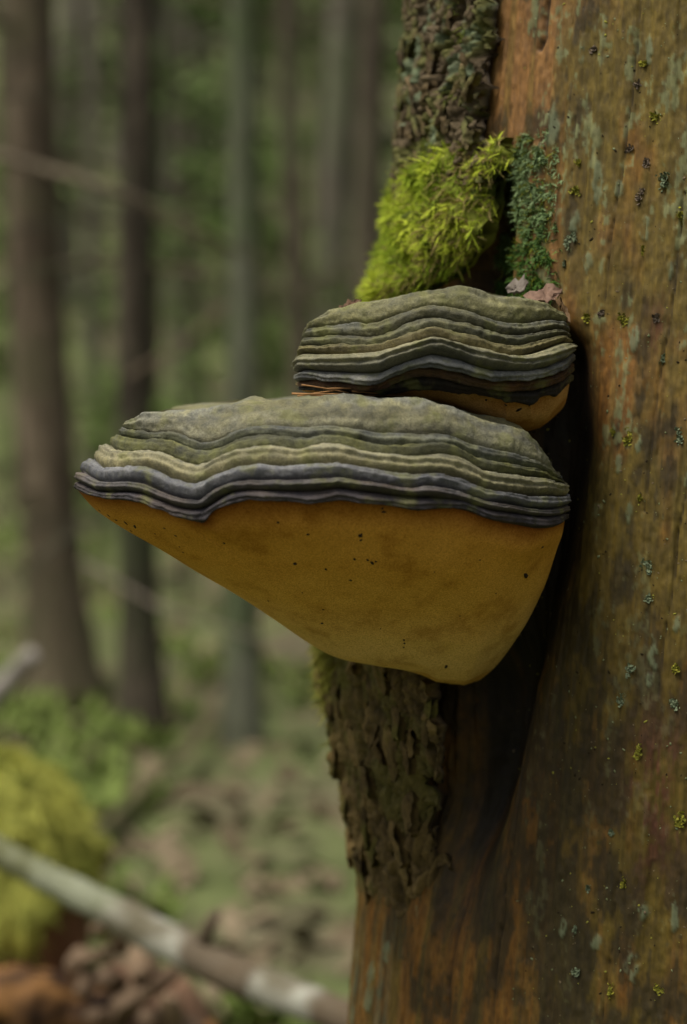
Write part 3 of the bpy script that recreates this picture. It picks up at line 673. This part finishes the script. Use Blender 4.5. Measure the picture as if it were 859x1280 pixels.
# mossy fringe along the hanging bark and on the upper bark (same growth, two places)
def fringe(name, label, Vg, px, n_, length, colA, colB, root):
    uu, vv_, _ = proj(Vg); ok = np.array([px(a, b) for a, b in zip(uu, vv_)]); idx = np.nonzero(ok)[0]
    if len(idx) == 0: return
    idx = rng.choice(idx, n_); pp = Vg[idx]
    nn = pp - np.stack([ax(pp[:, 2]), np.full(len(pp), AX_Y), pp[:, 2]], -1); nn /= np.linalg.norm(nn, axis=1)[:, None]
    cc = mix(colA, colB, rng.random(len(pp)))
    fv, ft, fcc = fronds(pp, nn, length, length * .25, cc, .35, 4, .6)
    o = obj(name, mesh_np(name, fv, ft, M_LEAFY, fcc, smooth=False), root); tag(o, label, kind='stuff')
NL = len(BLv) // 2; NU = len(BUv) // 2
fringe('moss_shoots', 'thin olive moss along the outer edge of the hanging bark', BLv[:NL], lambda a, b: 380 < a < np.interp(b, [800, 900, 1000, 1120], [424, 410, 420, 446]), 1500, .0085, [.16, .16, .03], [.38, .37, .07], BL)
fringe('moss_shoots', 'small moss tufts on the upper bark', BUv[:NU], lambda a, b: ((a - 567) / 14) ** 2 + ((b - 8) / 11) ** 2 < 1 or ((a - 560) / 12) ** 2 + ((b - 118) / 9) ** 2 < 1 or ((a - 577) / 6) ** 2 + ((b - 45) / 12) ** 2 < 1 or ((a - 530) / 14) ** 2 + ((b - 185) / 12) ** 2 < 1, 500, .005, [.10, .13, .02], [.28, .32, .06], BU)

# ---- lichens
def lichen_tuft(x, y, size, kind):
    h, nn = ray(TB, x, y)
    if h is None: return
    h = np.array(h); nn = np.array(nn); sz = size / 2100 * .5 * (.65 + .4 * rng.random())
    pal = dict(y=([.34, .32, .045], [.17, .17, .03]), g=([.22, .26, .16], [.14, .18, .11]), p=([.20, .16, .12], [.13, .10, .075]))[kind]
    t_ = np.cross(nn, [0, 0, 1.0]); t_ /= np.linalg.norm(t_); b_ = np.cross(nn, t_)
    m = int(24 + size * 2.6); parts = []; sub = rng.normal(size=(4, 2)) * .42
    for k in range(m):
        a = rng.random() * 2 * np.pi; rr_ = sz * math.sqrt(rng.random()); el_ = 1.0 + .5 * (rng.random() - .5)
        q_ = sub[rng.integers(0, 4)] * sz + rng.normal(size=2) * sz * .26; a = rng.random() * 2 * np.pi; c = h + t_ * q_[0] + b_ * q_[1] * 1.25
        dirn = t_ * math.cos(a) + b_ * math.sin(a) + nn * (.15 + .75 * rng.random() ** 2) + .5 * t_ * rng.normal() + .5 * b_ * rng.normal(); dirn /= np.linalg.norm(dirn)
        sd_ = np.cross(dirn, nn + .5 * rng.normal(size=3)); sd_ /= np.linalg.norm(sd_); ll = max(.0016, sz * (.20 + .30 * rng.random())); wl = ll * (.35 + .25 * rng.random())
        V = np.array([c - nn * .001, c + dirn * ll * .5 - sd_ * wl, c + dirn * ll * .55 + sd_ * wl, c + dirn * ll - sd_ * wl * .7 + nn * ll * .15, c + dirn * ll * 1.05 + sd_ * wl * .6 + nn * ll * .2])
        parts.append((V, [np.array([[0, 1, 2], [1, 3, 4], [1, 4, 2]])], np.array(pal[0]) + (np.array(pal[1]) - np.array(pal[0])) * rng.random()))
    v, f, c = merge(parts)
    loc = Vector(h); o = bpy.data.objects.new('lichen_tuft', mesh_np('lichen_tuft', v - h, f, M_LICH, c, smooth=False)); COL.objects.link(o); o.location = loc
    lab = dict(y='small curly yellow-green lichen tuft growing on the bare trunk', g='small frilly grey-green lichen rosette growing on the bare trunk', p='small pinkish grey lichen scale growing on the bare trunk')[kind]
    tag(o, lab, 'lichen', dict(y='yellow lichen tufts on the trunk', g='grey-green lichen rosettes on the trunk', p='pinkish lichen scales on the trunk')[kind])
for x, y, s_, k in [(819,148,15,'y'),(803,312,14,'y'),(852,270,20,'y'),(781,400,15,'y'),(786,546,24,'y'),(723,203,13,'y'),(720,238,13,'y'),(734,397,12,'y'),(798,942,15,'y'),(849,1031,20,'y'),(778,1105,11,'y'),(763,1238,12,'y'),(823,1236,14,'y'),(843,836,13,'y'),(800,622,9,'y'),(767,540,8,'y'),(803,80,7,'y'),
                    (830,226,26,'g'),(829,452,15,'g'),(850,545,15,'g'),(788,836,14,'g'),(775,875,13,'g'),(843,877,12,'g'),(812,707,12,'g'),(810,748,11,'g'),(720,1164,15,'g'),(763,1041,9,'g'),(735,1109,9,'g'),(720,1215,10,'g'),(712,300,18,'g'),(706,330,13,'g'),
                    (798,107,15,'p'),(801,243,13,'p'),(808,205,10,'p'),(753,390,9,'p'),(820,395,10,'p'),(788,186,8,'p'),(741,62,7,'p')]:
    lichen_tuft(x, y, s_, k)
# tiny crumbs of lichen and dirt all over the wood
parts = []
while len(parts) < 750:
    x = random.uniform(640, 862); y = random.uniform(-5, 1285)
    if float(vn(np.array([x / 22, y / 30, 0.]), 57)) < .42: continue
    h, nn = ray(TB, x, y)
    if h is None: continue
    v_, f_, _ = speck(h, nn, (.5 + 1.3 * random.random() ** 3) / 2100, 1 + random.random())
    parts.append((v_, f_, np.array(random.choice([[.20, .23, .13], [.16, .18, .09], [.27, .26, .05], [.03, .022, .012], [.03, .022, .012], [.17, .13, .08]]))))
v, f, c = merge(parts); tag(obj('lichen_crumbs', mesh_np('lichen_crumbs', v, f, M_LICH, c), trunk), kind='stuff')

# ---- dead leaf, leaf scraps and needles lying on the fungi
def leaf_mesh(name, pts, curl, mat, c0, c1, thick=.0005):
    """pts: outline in pixel+depth around a centre; a thin curled blade with two faces"""
    c = pts.mean(0); k = len(pts); rings = 4; V = []; cs = []
    for i in range(rings + 1):
        t_ = i / rings
        for p in pts:
            q_ = c + (p - c) * t_; V.append(q_ + np.array([0, 0, curl * (t_ ** 2 - .3) + .0011 * rng.normal()])); cs.append(np.array(c0) + (np.array(c1) - np.array(c0)) * rng.random())
    V = np.array(V); n_ = len(V); f = grid_faces(rings + 1, k, True)
    V = np.vstack([V, V - np.array([0, 0, thick])]); j = np.arange(k); e = rings * k
    return mesh_np(name, V, [np.concatenate([f, f[:, ::-1] + n_, np.stack([e + j, e + (j + 1) % k, e + n_ + (j + 1) % k, e + n_ + j], -1)])], mat, np.array(cs + cs)), c
def world_outline(px, d): return np.array([P(x, y, d + k) for x, y, k in px])
def on_top(bv, x, yd):
    h = bv.ray_cast(Vector((x, yd, 1.6)), Vector((0, 0, -1)))
    return h[0]
def lay_leaf(name, label, cat, px, d, curl, c0, c1):
    q = []
    for i_ in range(len(px)):
        a_, b_ = np.array(px[i_], float), np.array(px[(i_ + 1) % len(px)], float)
        for t_ in (0, .33, .66): q.append(a_ + (b_ - a_) * t_ + np.array([.8, .6, .001]) * rng.normal(size=3))
    pts = world_outline(q, d); c = pts.mean(0); h = on_top(BV_U, c[0], c[1])
    if h is not None: pts = pts + np.array([0, 0, h[2] - pts[:, 2].min() - .001])*0
    me, c = leaf_mesh(name, pts, curl, M_LITTER, c0, c1)
    return tag(obj(name, me), label, cat)
lay_leaf('dead_leaf', 'curled pinkish brown dead leaf lying on the small fungus beside the trunk', 'leaf', [(654, 375, 0), (668, 367, .004), (684, 361, .01), (704, 361, .014), (702, 368, .01), (690, 377, .003), (680, 380, -.004), (668, 378, -.004)], 1.265, .002, [.27, .17, .12], [.16, .10, .075])
lay_leaf('bark_scrap', 'thin brown curl of bark wedged between the small fungus and trunk', 'bark', [(694, 372, 0), (702, 376, 0), (712, 392, 0), (714, 408, -.004), (709, 404, 0), (700, 388, .004)], 1.262, .001, [.22, .13, .06], [.13, .08, .04])
lay_leaf('leaf_scrap', 'reddish brown leaf scrap at the foot of the shaggy moss cushion', 'leaf', [(424, 384, 0), (436, 378, .006), (450, 375, .008), (452, 379, .0), (440, 384, -.008), (428, 387, -.006)], 1.275, .001, [.15, .085, .05], [.09, .05, .03])
lay_leaf('leaf_scrap', 'grey crumpled leaf scrap under the dark green moss patch', 'leaf', [(632, 362, 0), (640, 354, .006), (654, 352, .01), (660, 360, .006), (650, 368, -.004), (638, 369, -.004)], 1.285, .002, [.23, .20, .17], [.12, .10, .08])
NEED = [((377, 481), (401, 484), (436, 491), 2.0), ((365, 492), (395, 493), (432, 492), 2.4), ((372, 495), (402, 490), (420, 488), 1.8), ((440, 489), (458, 491), (477, 492), 2.0), ((388, 494), (412, 495), (446, 495), 1.8), ((430, 494), (466, 494), (505, 494), 1.5), ((404, 486), (430, 484), (470, 487), 1.6)]
for k, (a, b, c, wd) in enumerate(NEED):
    d = 1.222 + .002 * (k % 3); p = np.array([P(*a, d), P(*b, d - .003), P(*c, d + .002)])
    tt = np.linspace(0, 1, 9)[:, None]; cv = (1 - tt) ** 2 * p[0] + 2 * tt * (1 - tt) * p[1] + tt ** 2 * p[2]
    v, f = tube(cv, wd / 2170 * .55 * np.linspace(1.1, .7, 9), 6); loc = p[1]
    o = bpy.data.objects.new('dry_needle', mesh_np('dry_needle', v - loc, f, M_LITTER, np.broadcast_to(np.array([.36, .19, .075]) * (.7 + .5 * rng.random()), (len(v), 3)))); COL.objects.link(o); o.location = Vector(loc)
    tag(o, 'dry orange-brown conifer needle lying in the gap between the two fungi', 'needle', 'needles between the fungi')

# ------------------------------------------------------------------ forest behind
def gz(x, y): return float(gh(np.array([x]), np.array([y]))[0])
def forest_tree(x, y, r, lean, h, mat, name, label, group, nbr, seg=20, seed=0, rows_=50):
    g = gz(x, y); root = empty(name, (x, y, g)); tag(root, label, 'tree', group)
    zz = np.concatenate([np.linspace(-.15, .5, 10), np.linspace(.6, h, rows_)]); a = np.linspace(0, 2 * np.pi, seg, endpoint=False)
    AA, ZZ = np.meshgrid(a, zz)
    rr = r * (1 - .45 * np.clip(ZZ, 0, None) / h) + r * .55 * np.exp(-np.maximum(ZZ, 0) / .14)
    rr = rr * (1 + .16 * (fbm(np.stack([np.cos(AA) * 4 + seed, np.sin(AA) * 4, ZZ * 5], -1), seed, 3) - .5))
    wob = .03 * np.sin(ZZ * 1.3 + seed)
    V = np.stack([x + lean * ZZ + wob + rr * np.cos(AA), y + rr * np.sin(AA), g + ZZ], -1).reshape(-1, 3)
    obj('trunk', mesh_np('trunk', V, grid_faces(len(zz), seg, True), mat), root)
    for k in range(nbr):
        z0 = random.uniform(.6, min(h, 4.5)); az_ = random.uniform(0, 2 * math.pi); ln_ = random.uniform(.4, 1.3)
        t_ = np.linspace(0, 1, 7)[:, None]
        b0 = np.array([x + lean * z0 + .03 * math.sin(z0 * 1.3 + seed), y, g + z0]); dr = np.array([math.cos(az_), math.sin(az_), random.uniform(-.35, .15)])
        cv = b0 + dr * ln_ * t_ + np.array([0, 0, -.25 * ln_]) * t_ ** 2 + .02 * rng.normal(size=(7, 3)) * t_
        v_, f_ = tube(cv, np.linspace(.012, .003, 7) * min(1.5, r / .08), 5)
        obj('branch', mesh_np('branch', v_, f_, mat), root)
    return root, g
def place(px_base, py_base, d=None):
    """ground point seen at a photo pixel"""
    lo, hi = 2.0, 40.0
    for _ in range(14):
        m = (lo + hi) / 2; p = P(px_base, py_base, m)
        if p[2] > gz(p[0], p[1]): lo = m
        else: hi = m
    return P(px_base, py_base, (lo + hi) / 2)
near = [(80, 872, 84, 45, 'thick dark brown spruce trunk beyond the mossy stump'), (190, 908, 56, 170, 'darkest straight slim spruce trunk between thick brown and greenish trunks'), (316, 930, 46, 290, 'greenish grey slim spruce trunk beside the darkest straight trunk')]
for k, (bx, by, wd, tx, lab) in enumerate(near):
    p = place(bx, by); d = p[1]; r = wd / 2 / FPX * d
    q_ = P(tx, 0, d); lean = (q_[0] - p[0]) / (q_[2] - p[2])
    forest_tree(p[0], p[1], r * .9, lean, 6, [M_BROWNBARK, M_DARKBARK, M_GREENBARK][k], 'spruce_tree', lab, None, 16, 28, 3 + k)
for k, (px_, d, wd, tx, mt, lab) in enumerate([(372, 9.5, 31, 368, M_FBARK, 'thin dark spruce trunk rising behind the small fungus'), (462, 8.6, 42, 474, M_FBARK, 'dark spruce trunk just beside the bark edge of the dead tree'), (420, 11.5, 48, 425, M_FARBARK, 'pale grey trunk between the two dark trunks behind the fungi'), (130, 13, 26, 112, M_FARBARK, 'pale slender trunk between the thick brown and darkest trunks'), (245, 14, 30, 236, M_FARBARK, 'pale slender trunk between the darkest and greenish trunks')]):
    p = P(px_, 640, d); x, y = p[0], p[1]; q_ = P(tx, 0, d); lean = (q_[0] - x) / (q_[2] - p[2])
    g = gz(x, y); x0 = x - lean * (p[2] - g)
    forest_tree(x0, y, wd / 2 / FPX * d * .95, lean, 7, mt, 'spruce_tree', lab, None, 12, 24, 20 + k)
for k in range(104):
    y = 12 + 34 * random.random() ** .8; hw = .25 * y; x = random.uniform(-hw, hw * .55)
    if k >= 64: x = random.choice([random.uniform(-.8 * y, -.2 * y), random.uniform(.1 * y, .6 * y)]); y = y * .75 + 1
    forest_tree(x, y, random.uniform(.05, .13), random.uniform(-.03, .03), 13, M_FARBARK, 'spruce_tree', 'slender bare trunk standing on the wooded slope in the background', 'trunks on the far slope', 2, 12, 40 + k, 24)

# leafy saplings: mid-distance green haze of real leaves
def crown_mesh(seed, h, wdt, n_, leaf, c0, c1):
    r_ = np.random.default_rng(seed); nl = 14; parts_c = []
    az_ = r_.random(nl) * 2 * np.pi; hz = h * (.25 + .75 * r_.random(nl)); rd = wdt * (1 - .6 * hz / h) * (.4 + .8 * r_.random(nl))
    k = r_.integers(0, nl, n_); t_ = r_.random(n_) ** .6
    c = np.stack([np.cos(az_[k]) * rd[k] * t_, np.sin(az_[k]) * rd[k] * t_, hz[k] + .25 * rd[k] * t_ * r_.normal(size=n_) * .6], -1) + .05 * r_.normal(size=(n_, 3))
    d = r_.normal(size=(n_, 3)); d[:, 2] *= .5; d /= np.linalg.norm(d, axis=1)[:, None]; s = np.cross(d, r_.normal(size=(n_, 3))); s /= np.linalg.norm(s, axis=1)[:, None]
    V = np.stack([c, c + d * leaf * .5 - s * leaf * .3, c + d * leaf, c + d * leaf * .5 + s * leaf * .3], 1).reshape(-1, 3)
    cl_ = np.repeat(mix(c0, c1, r_.random(n_)), 4, 0)
    stems = []
    for q_ in range(nl):
        v_, f_ = tube(np.array([[0, 0, hz[q_] * .8], [np.cos(az_[q_]) * rd[q_] * .5, np.sin(az_[q_]) * rd[q_] * .5, hz[q_] * .95], [np.cos(az_[q_]) * rd[q_], np.sin(az_[q_]) * rd[q_], hz[q_]]]), [.006, .004, .002], 4); stems.append((v_, f_, np.array([.08, .06, .04])))
    v_, f_ = tube(np.array([[0, 0, -.05], [.01, 0, h * .5], [0, .01, h]]), [.014, .009, .003], 6); stems.append((v_, f_, np.array([.08, .06, .04])))
    sv, sf, scl = merge(stems)
    return mesh_np('crown', V, np.arange(len(V)).reshape(-1, 4), M_LEAFY, cl_, smooth=False), mesh_np('trunk', sv, sf, M_LITTER, scl)
protos = [crown_mesh(1, 1.6, .55, 900, .06, [.09, .14, .035], [.17, .24, .075]), crown_mesh(2, 2.4, .7, 1300, .06, [.085, .13, .04], [.155, .215, .075]), crown_mesh(3, 1.1, .5, 700, .055, [.10, .15, .04], [.18, .25, .08])]
def sapling(x, y, k, sc_=1.0):
    root = empty('sapling', (x, y, gz(x, y))); tag(root, 'leafy green young sapling growing among the background trunks', 'tree', 'saplings among the trunks')
    root.rotation_euler = (0, 0, random.uniform(0, 6.28)); root.scale = (sc_,) * 3
    for nm, me in (('crown', protos[k][0]), ('trunk', protos[k][1])):
        o = bpy.data.objects.new(nm, me); COL.objects.link(o); o.parent = root
for px_, d, k, s_ in [(235, 12, 1, 1.3), (285, 16, 1, 1.8), (400, 18, 1, 1.9), (120, 16, 1, 1.5), (335, 11, 0, 1.3), (20, 12, 0, 1.2), (230, 9, 2, .8), (120, 10, 2, .9), (395, 13, 1, 1.6), (5, 19, 1, 1.8), (340, 23, 1, 2.2), (180, 22, 1, 2.0), (440, 24, 1, 2.2), (90, 25, 1, 2.1), (260, 27, 1, 2.4), (400, 30, 1, 2.4), (30, 29, 1, 2.4), (150, 33, 1, 2.4), (310, 35, 1, 2.4), (470, 20, 0, 1.8), (-300, 14, 1, 1.5), (-500, 18, 1, 1.8), (-800, 16, 1, 1.6), (-200, 22, 1, 2.0), (-650, 26, 1, 2.2), (800, 15, 1, 1.6), (1000, 20, 1, 1.9), (-120, 10, 2, 1.0)]:
    p = P(px_, 640, d); sapling(float(p[0]), float(p[1]), k, s_)

# ground cover
def scatter(n_, y0, y1, fn):
    y = y0 + (y1 - y0) * rng.random(n_) ** 1.3; x = (rng.random(n_) - .62) * .62 * y; z_ = gh(x, y); return fn(np.stack([x, y, z_], -1))
def litter(p):
    N = len(p); a = rng.random(N) * 6.28; s = .025 + .03 * rng.random(N); d = np.stack([np.cos(a), np.sin(a), .5 * rng.normal(size=N)], -1); e = np.stack([-np.sin(a), np.cos(a), .5 * rng.normal(size=N)], -1) * .6
    p = p + np.array([0, 0, .012]); s = s[:, None]
    V = np.stack([p - d * s, p - e * s, p + d * s, p + e * s], 1).reshape(-1, 3)
    c = mix([.11, .085, .045], [.24, .19, .12], rng.random(N)); return V, np.arange(4 * N).reshape(-1, 4), np.repeat(c, 4, 0)
v, f, c = scatter(3200, 3, 13, litter)
tag(obj('leaf_litter', mesh_np('leaf_litter', v, f, M_LITTER, c, smooth=False)), 'dry brown leaves strewn over the forest floor', 'leaves', kind='stuff')
def herbs(p):
    m = fbm(p * np.array([1.1, 1.1, 0]) + 4, 77, 3); p = p[m > .47]; N = len(p)
    a = rng.random(N) * 6.28; hgt = .025 + .05 * rng.random(N); d = np.stack([np.cos(a), np.sin(a), 0 * a], -1); b = d * .8 * hgt[:, None] + np.stack([0 * a, 0 * a, hgt], -1); e = np.stack([-np.sin(a), np.cos(a), 0 * a], -1) * (.008 + .014 * rng.random(N))[:, None]
    V = np.stack([p, p + b * .6 - e, p + b, p + b * .6 + e], 1).reshape(-1, 3)
    c = mix([.085, .12, .028], [.19, .25, .065], rng.random(N)); return V, np.arange(4 * N).reshape(-1, 4), np.repeat(c, 4, 0)
v, f, c = scatter(26000, 3, 12, herbs)
tag(obj('ground_plants', mesh_np('ground_plants', v, f, M_LEAFY, c, smooth=False)), 'low green herbs and moss growing on the forest floor', 'plants', kind='stuff')

# ---- mossy stump, rotten log, chunks and fallen branch at the lower left
SX, SY = P(12, 1080, 2.75)[0], P(12, 1080, 2.75)[1]; SG = gz(SX, SY)
stump = empty('mossy_stump', (SX, SY, SG)); tag(stump, 'low rotten stump capped with thick yellow-green moss beside the fallen branch', 'stump')
zz = np.linspace(-.05, .47 - SG, 60); a = np.linspace(0, 2 * np.pi, 90, endpoint=False); AA, ZZ = np.meshgrid(a, zz)
rr = .096 + .05 * np.exp(-np.maximum(ZZ, 0) / .08) + .03 * (fbm(np.stack([np.cos(AA) * 3, np.sin(AA) * 3, ZZ * 4], -1), 401, 4) - .5)
V = np.stack([SX + rr * np.cos(AA), SY + rr * np.sin(AA), SG + ZZ], -1).reshape(-1, 3)
cw = mix([.09, .04, .018], [.30, .15, .065], fbm(np.stack([np.cos(AA) * 8, np.sin(AA) * 8, ZZ * 8], -1), 405, 3)).reshape(-1, 3)
obj('stump_wood', mesh_np('stump_wood', V, grid_faces(60, 90, True), M_LITTER, cw), stump)
th = np.linspace(0, 1, 50); AA, T_ = np.meshgrid(a, th)
rr = (.113 + .085 * (fbm(np.stack([np.cos(AA) * 3.2, np.sin(AA) * 3.2, T_ * 4.5], -1), 411, 4) - .5)) * np.sin(np.minimum(T_ * 2.0, 1.6))
zc = .577 - .14 * (1 - np.cos(T_ * 2.0)) - .04 * sstep(.6, 1., T_) * np.sin(AA * 3) + .07 * (fbm(np.stack([np.cos(AA) * T_ * 4, np.sin(AA) * T_ * 4, 0 * T_], -1), 415, 3) - .5)
mc = np.stack([SX + rr * np.cos(AA), SY + rr * np.sin(AA), zc], -1)
mcc = mix([.13, .14, .03], [.40, .40, .08], fbm(mc * 30, 421, 3)).reshape(-1, 3)
obj('moss_cap', mesh_np('moss_cap', mc.reshape(-1, 3), grid_faces(50, 90, True), M_LEAFY, mcc), stump)
idx = rng.integers(0, mc.shape[0] * mc.shape[1], 3500); pp = mc.reshape(-1, 3)[idx]; nn = pp - np.array([SX, SY, .44]); nn /= np.linalg.norm(nn, axis=1)[:, None]
fc = mix([.15, .18, .03], [.70, .70, .16], np.clip(sstep(.35, .65, fbm(pp * 26, 427, 3)) * .8 + .2 * rng.random(len(pp)), 0, 1))
fv, ft, fcc = fronds(pp, nn, .018, .0042, fc, .4, 4, .7)
tag(obj('moss_shoots', mesh_np('moss_shoots', fv, ft, M_LEAFY, fcc, smooth=False), stump), kind='stuff')

def rough_tube(name, pts, rads, seg, seed, amp, mat, colf, rows_=60):
    pts = np.array(pts); t_ = np.linspace(0, 1, rows_); k = np.linspace(0, 1, len(pts)); cv = np.stack([np.interp(t_, k, pts[:, i]) for i in range(3)], -1)
    kk = np.exp(-(np.arange(-6, 7) / 3.) ** 2); kk /= kk.sum(); cv = np.stack([np.convolve(np.pad(cv[:, i], 6, mode='reflect', reflect_type='odd'), kk, 'valid') for i in range(3)], -1)
    rr = np.interp(t_, k, rads); v_, f_ = tube(cv, rr, seg)
    cen = np.repeat(cv, seg, 0); n_ = len(cen); dv = v_[:n_] - cen; v_[:n_] = cen + dv * (1 + amp * (fbm(v_[:n_] * 25, seed, 3) - .5))[:, None]
    return mesh_np(name, v_, f_, mat, colf(v_))
def brcol(v):
    a = fbm(v * 16, 451, 4); b = fbm(v * 60, 455, 3)
    c = mix([.20, .18, .12], [.54, .54, .46], sstep(.38, .62, a * .6 + b * .4)); c = mix(c, [.14, .10, .06], sstep(.47, .56, fbm(v * 13 + 3, 459, 3)) * .9); return mix(c, [.20, .24, .11], sstep(.52, .62, fbm(v * 5 + 8, 461, 3)) * .6)
bp = [P(-60, 1030, 2.45), P(0, 1066, 2.43), P(100, 1118, 2.40), P(200, 1172, 2.37), P(300, 1222, 2.33), P(430, 1272, 2.28), P(640, 1345, 2.2)]
br = obj('fallen_branch', rough_tube('fallen_branch', bp, [.0155, .017, .019, .021, .0215, .021, .020], 18, 471, .4, M_BARK, brcol, 90))
tag(br, 'long pale grey lichened fallen branch leaning across the mossy stump', 'branch')
k_ = P(250, 1190, 2.35); v_, f_ = tube(np.array([k_, k_ + np.array([.012, -.01, .035]), k_ + np.array([.02, -.015, .05])]), [.010, .008, .006], 8)
o = obj('stub', mesh_np('stub', v_, f_, M_BARK, brcol(v_))); o.parent = br
def logcol(v):
    return mix([.025, .012, .007], [.30, .15, .05], sstep(.36, .68, fbm(v * np.array([14, 45, 60]), 481, 4)))
lg = obj('rotten_log', rough_tube('rotten_log', [P(-120, 1262, 2.58), P(20, 1250, 2.58), P(135, 1275, 2.6), P(260, 1300, 2.65)], [.040, .040, .038, .034], 28, 485, 1.1, M_LITTER, logcol))
tag(lg, 'reddish brown rotten log lying in front of the mossy stump', 'log')
for k, (x, y, s) in enumerate([(120, 1195, 40), (150, 1180, 34), (178, 1200, 44), (205, 1225, 40), (140, 1225, 38), (172, 1240, 48), (215, 1262, 36), (110, 1228, 34), (190, 1272, 40), (150, 1265, 36), (232, 1285, 40), (95, 1200, 30), (130, 1160, 28), (120, 1270, 30)]):
    d = 2.50 + .05 * rng.random(); c = P(x, y, d); r_ = s / FPX * d * .5
    a1 = np.linspace(0, np.pi, 12); a2 = np.linspace(0, 2 * np.pi, 18, endpoint=False); T1, T2 = np.meshgrid(a1, a2, indexing='ij')
    D = np.stack([np.sin(T1) * np.cos(T2), np.sin(T1) * np.sin(T2), np.cos(T1)], -1); D = np.sign(D) * np.abs(D) ** .6 * np.array([1.1 + .7 * rng.random(), .5 + .4 * rng.random(), .35 + .35 * rng.random()])
    V = D * r_ * (1 + 1.1 * (fbm(D * 2.6 + k * 7, 490 + k, 4) - .5))[..., None]
    rot = Matrix.Rotation(rng.random() * 3, 3, 'Z') @ Matrix.Rotation(rng.normal() * .5, 3, 'X') @ Matrix.Rotation(rng.normal() * .5, 3, 'Y'); V = V.reshape(-1, 3) @ np.array(rot).T
    cc = mix([.06, .034, .018], [.34, .24, .155], np.clip(fbm(V * 60 + k, 495, 3) * .8 + .5 * (rng.random() - .4), 0, 1))
    o = bpy.data.objects.new('wood_chunk', mesh_np('wood_chunk', V, grid_faces(12, 18, True), M_LITTER, cc)); COL.objects.link(o); o.location = Vector(c)
    tag(o, 'crumbling pinkish brown chunk of rotten wood heaped under the fallen branch', 'wood chunk', 'rotten wood chunks')
heap = np.array([P(160, 1300, 2.6)])[0]; HG = gz(heap[0], heap[1])
T1, T2 = np.meshgrid(np.linspace(0, 1, 30), np.linspace(0, 2 * np.pi, 60, endpoint=False), indexing='ij')
rr = T1 * .24; hh = (float(P(160, 1228, 2.6)[2]) - HG) * (1 - sstep(.25, 1, T1)) + .05 * (fbm(np.stack([rr * np.cos(T2) * 14, rr * np.sin(T2) * 14, 0 * rr], -1), 501, 3) - .5)
V = np.stack([heap[0] + rr * np.cos(T2) * 1.0, heap[1] + .06 + rr * np.sin(T2), HG - .02 + hh], -1).reshape(-1, 3)
tag(obj('rotten_heap', mesh_np('rotten_heap', V, grid_faces(30, 60, True), M_LITTER, mix([.09, .05, .03], [.26, .15, .09], fbm(V * 30, 505, 4)))), 'mound of crumbled brown rotten wood beneath the chunks', 'debris', kind='stuff')
# other fallen sticks
def stick(label, pts, rads, c0, c1, seed):
    me = rough_tube('fallen_stick', pts, rads, 12, seed, .3, M_BARK, lambda v: mix(c0, c1, sstep(.35, .65, fbm(v * 14, seed + 3, 3))), 50)
    tag(obj('fallen_stick', me), label, 'stick', 'fallen sticks')
def gp_(px, py, up=0):
    p = place(px, py); return p + np.array([0, 0, up])
stick('short pale broken stick poking up beside the thick brown trunk', [P(-40, 905, 4.6), P(0, 862, 4.6), P(42, 818, 4.55)], [.024, .023, .020], [.28, .25, .22], [.46, .42, .38], 521)
stick('mossy stick lying on the forest floor toward the greenish trunk', [gp_(120, 1065, .03), gp_(190, 1000, .05), gp_(275, 928, .08)], [.016, .017, .014], [.10, .10, .04], [.20, .17, .09], 525)
stick('long thin pale dead bough hanging across the trunks', [P(-30, 188, 5.6), P(40, 208, 5.6), P(150, 240, 5.6), P(240, 282, 5.7), P(330, 330, 5.9)], [.014, .013, .012, .009, .005], [.16, .13, .09], [.28, .23, .16], 529)
stick('thin bare twig sloping beneath the long dead bough', [P(160, 470, 6.0), P(230, 430, 6.0), P(330, 340, 6.0)], [.008, .007, .005], [.16, .12, .08], [.26, .2, .14], 533)
stick('fine bare twig leaning over the mossy floor', [P(100, 700, 5.5), P(200, 760, 5.5), P(330, 800, 5.6)], [.006, .006, .004], [.25, .2, .16], [.36, .3, .25], 537)
print('objects', len(bpy.data.objects), 'tris', sum(len(m.loops) - 2 * len(m.polygons) for m in bpy.data.meshes))
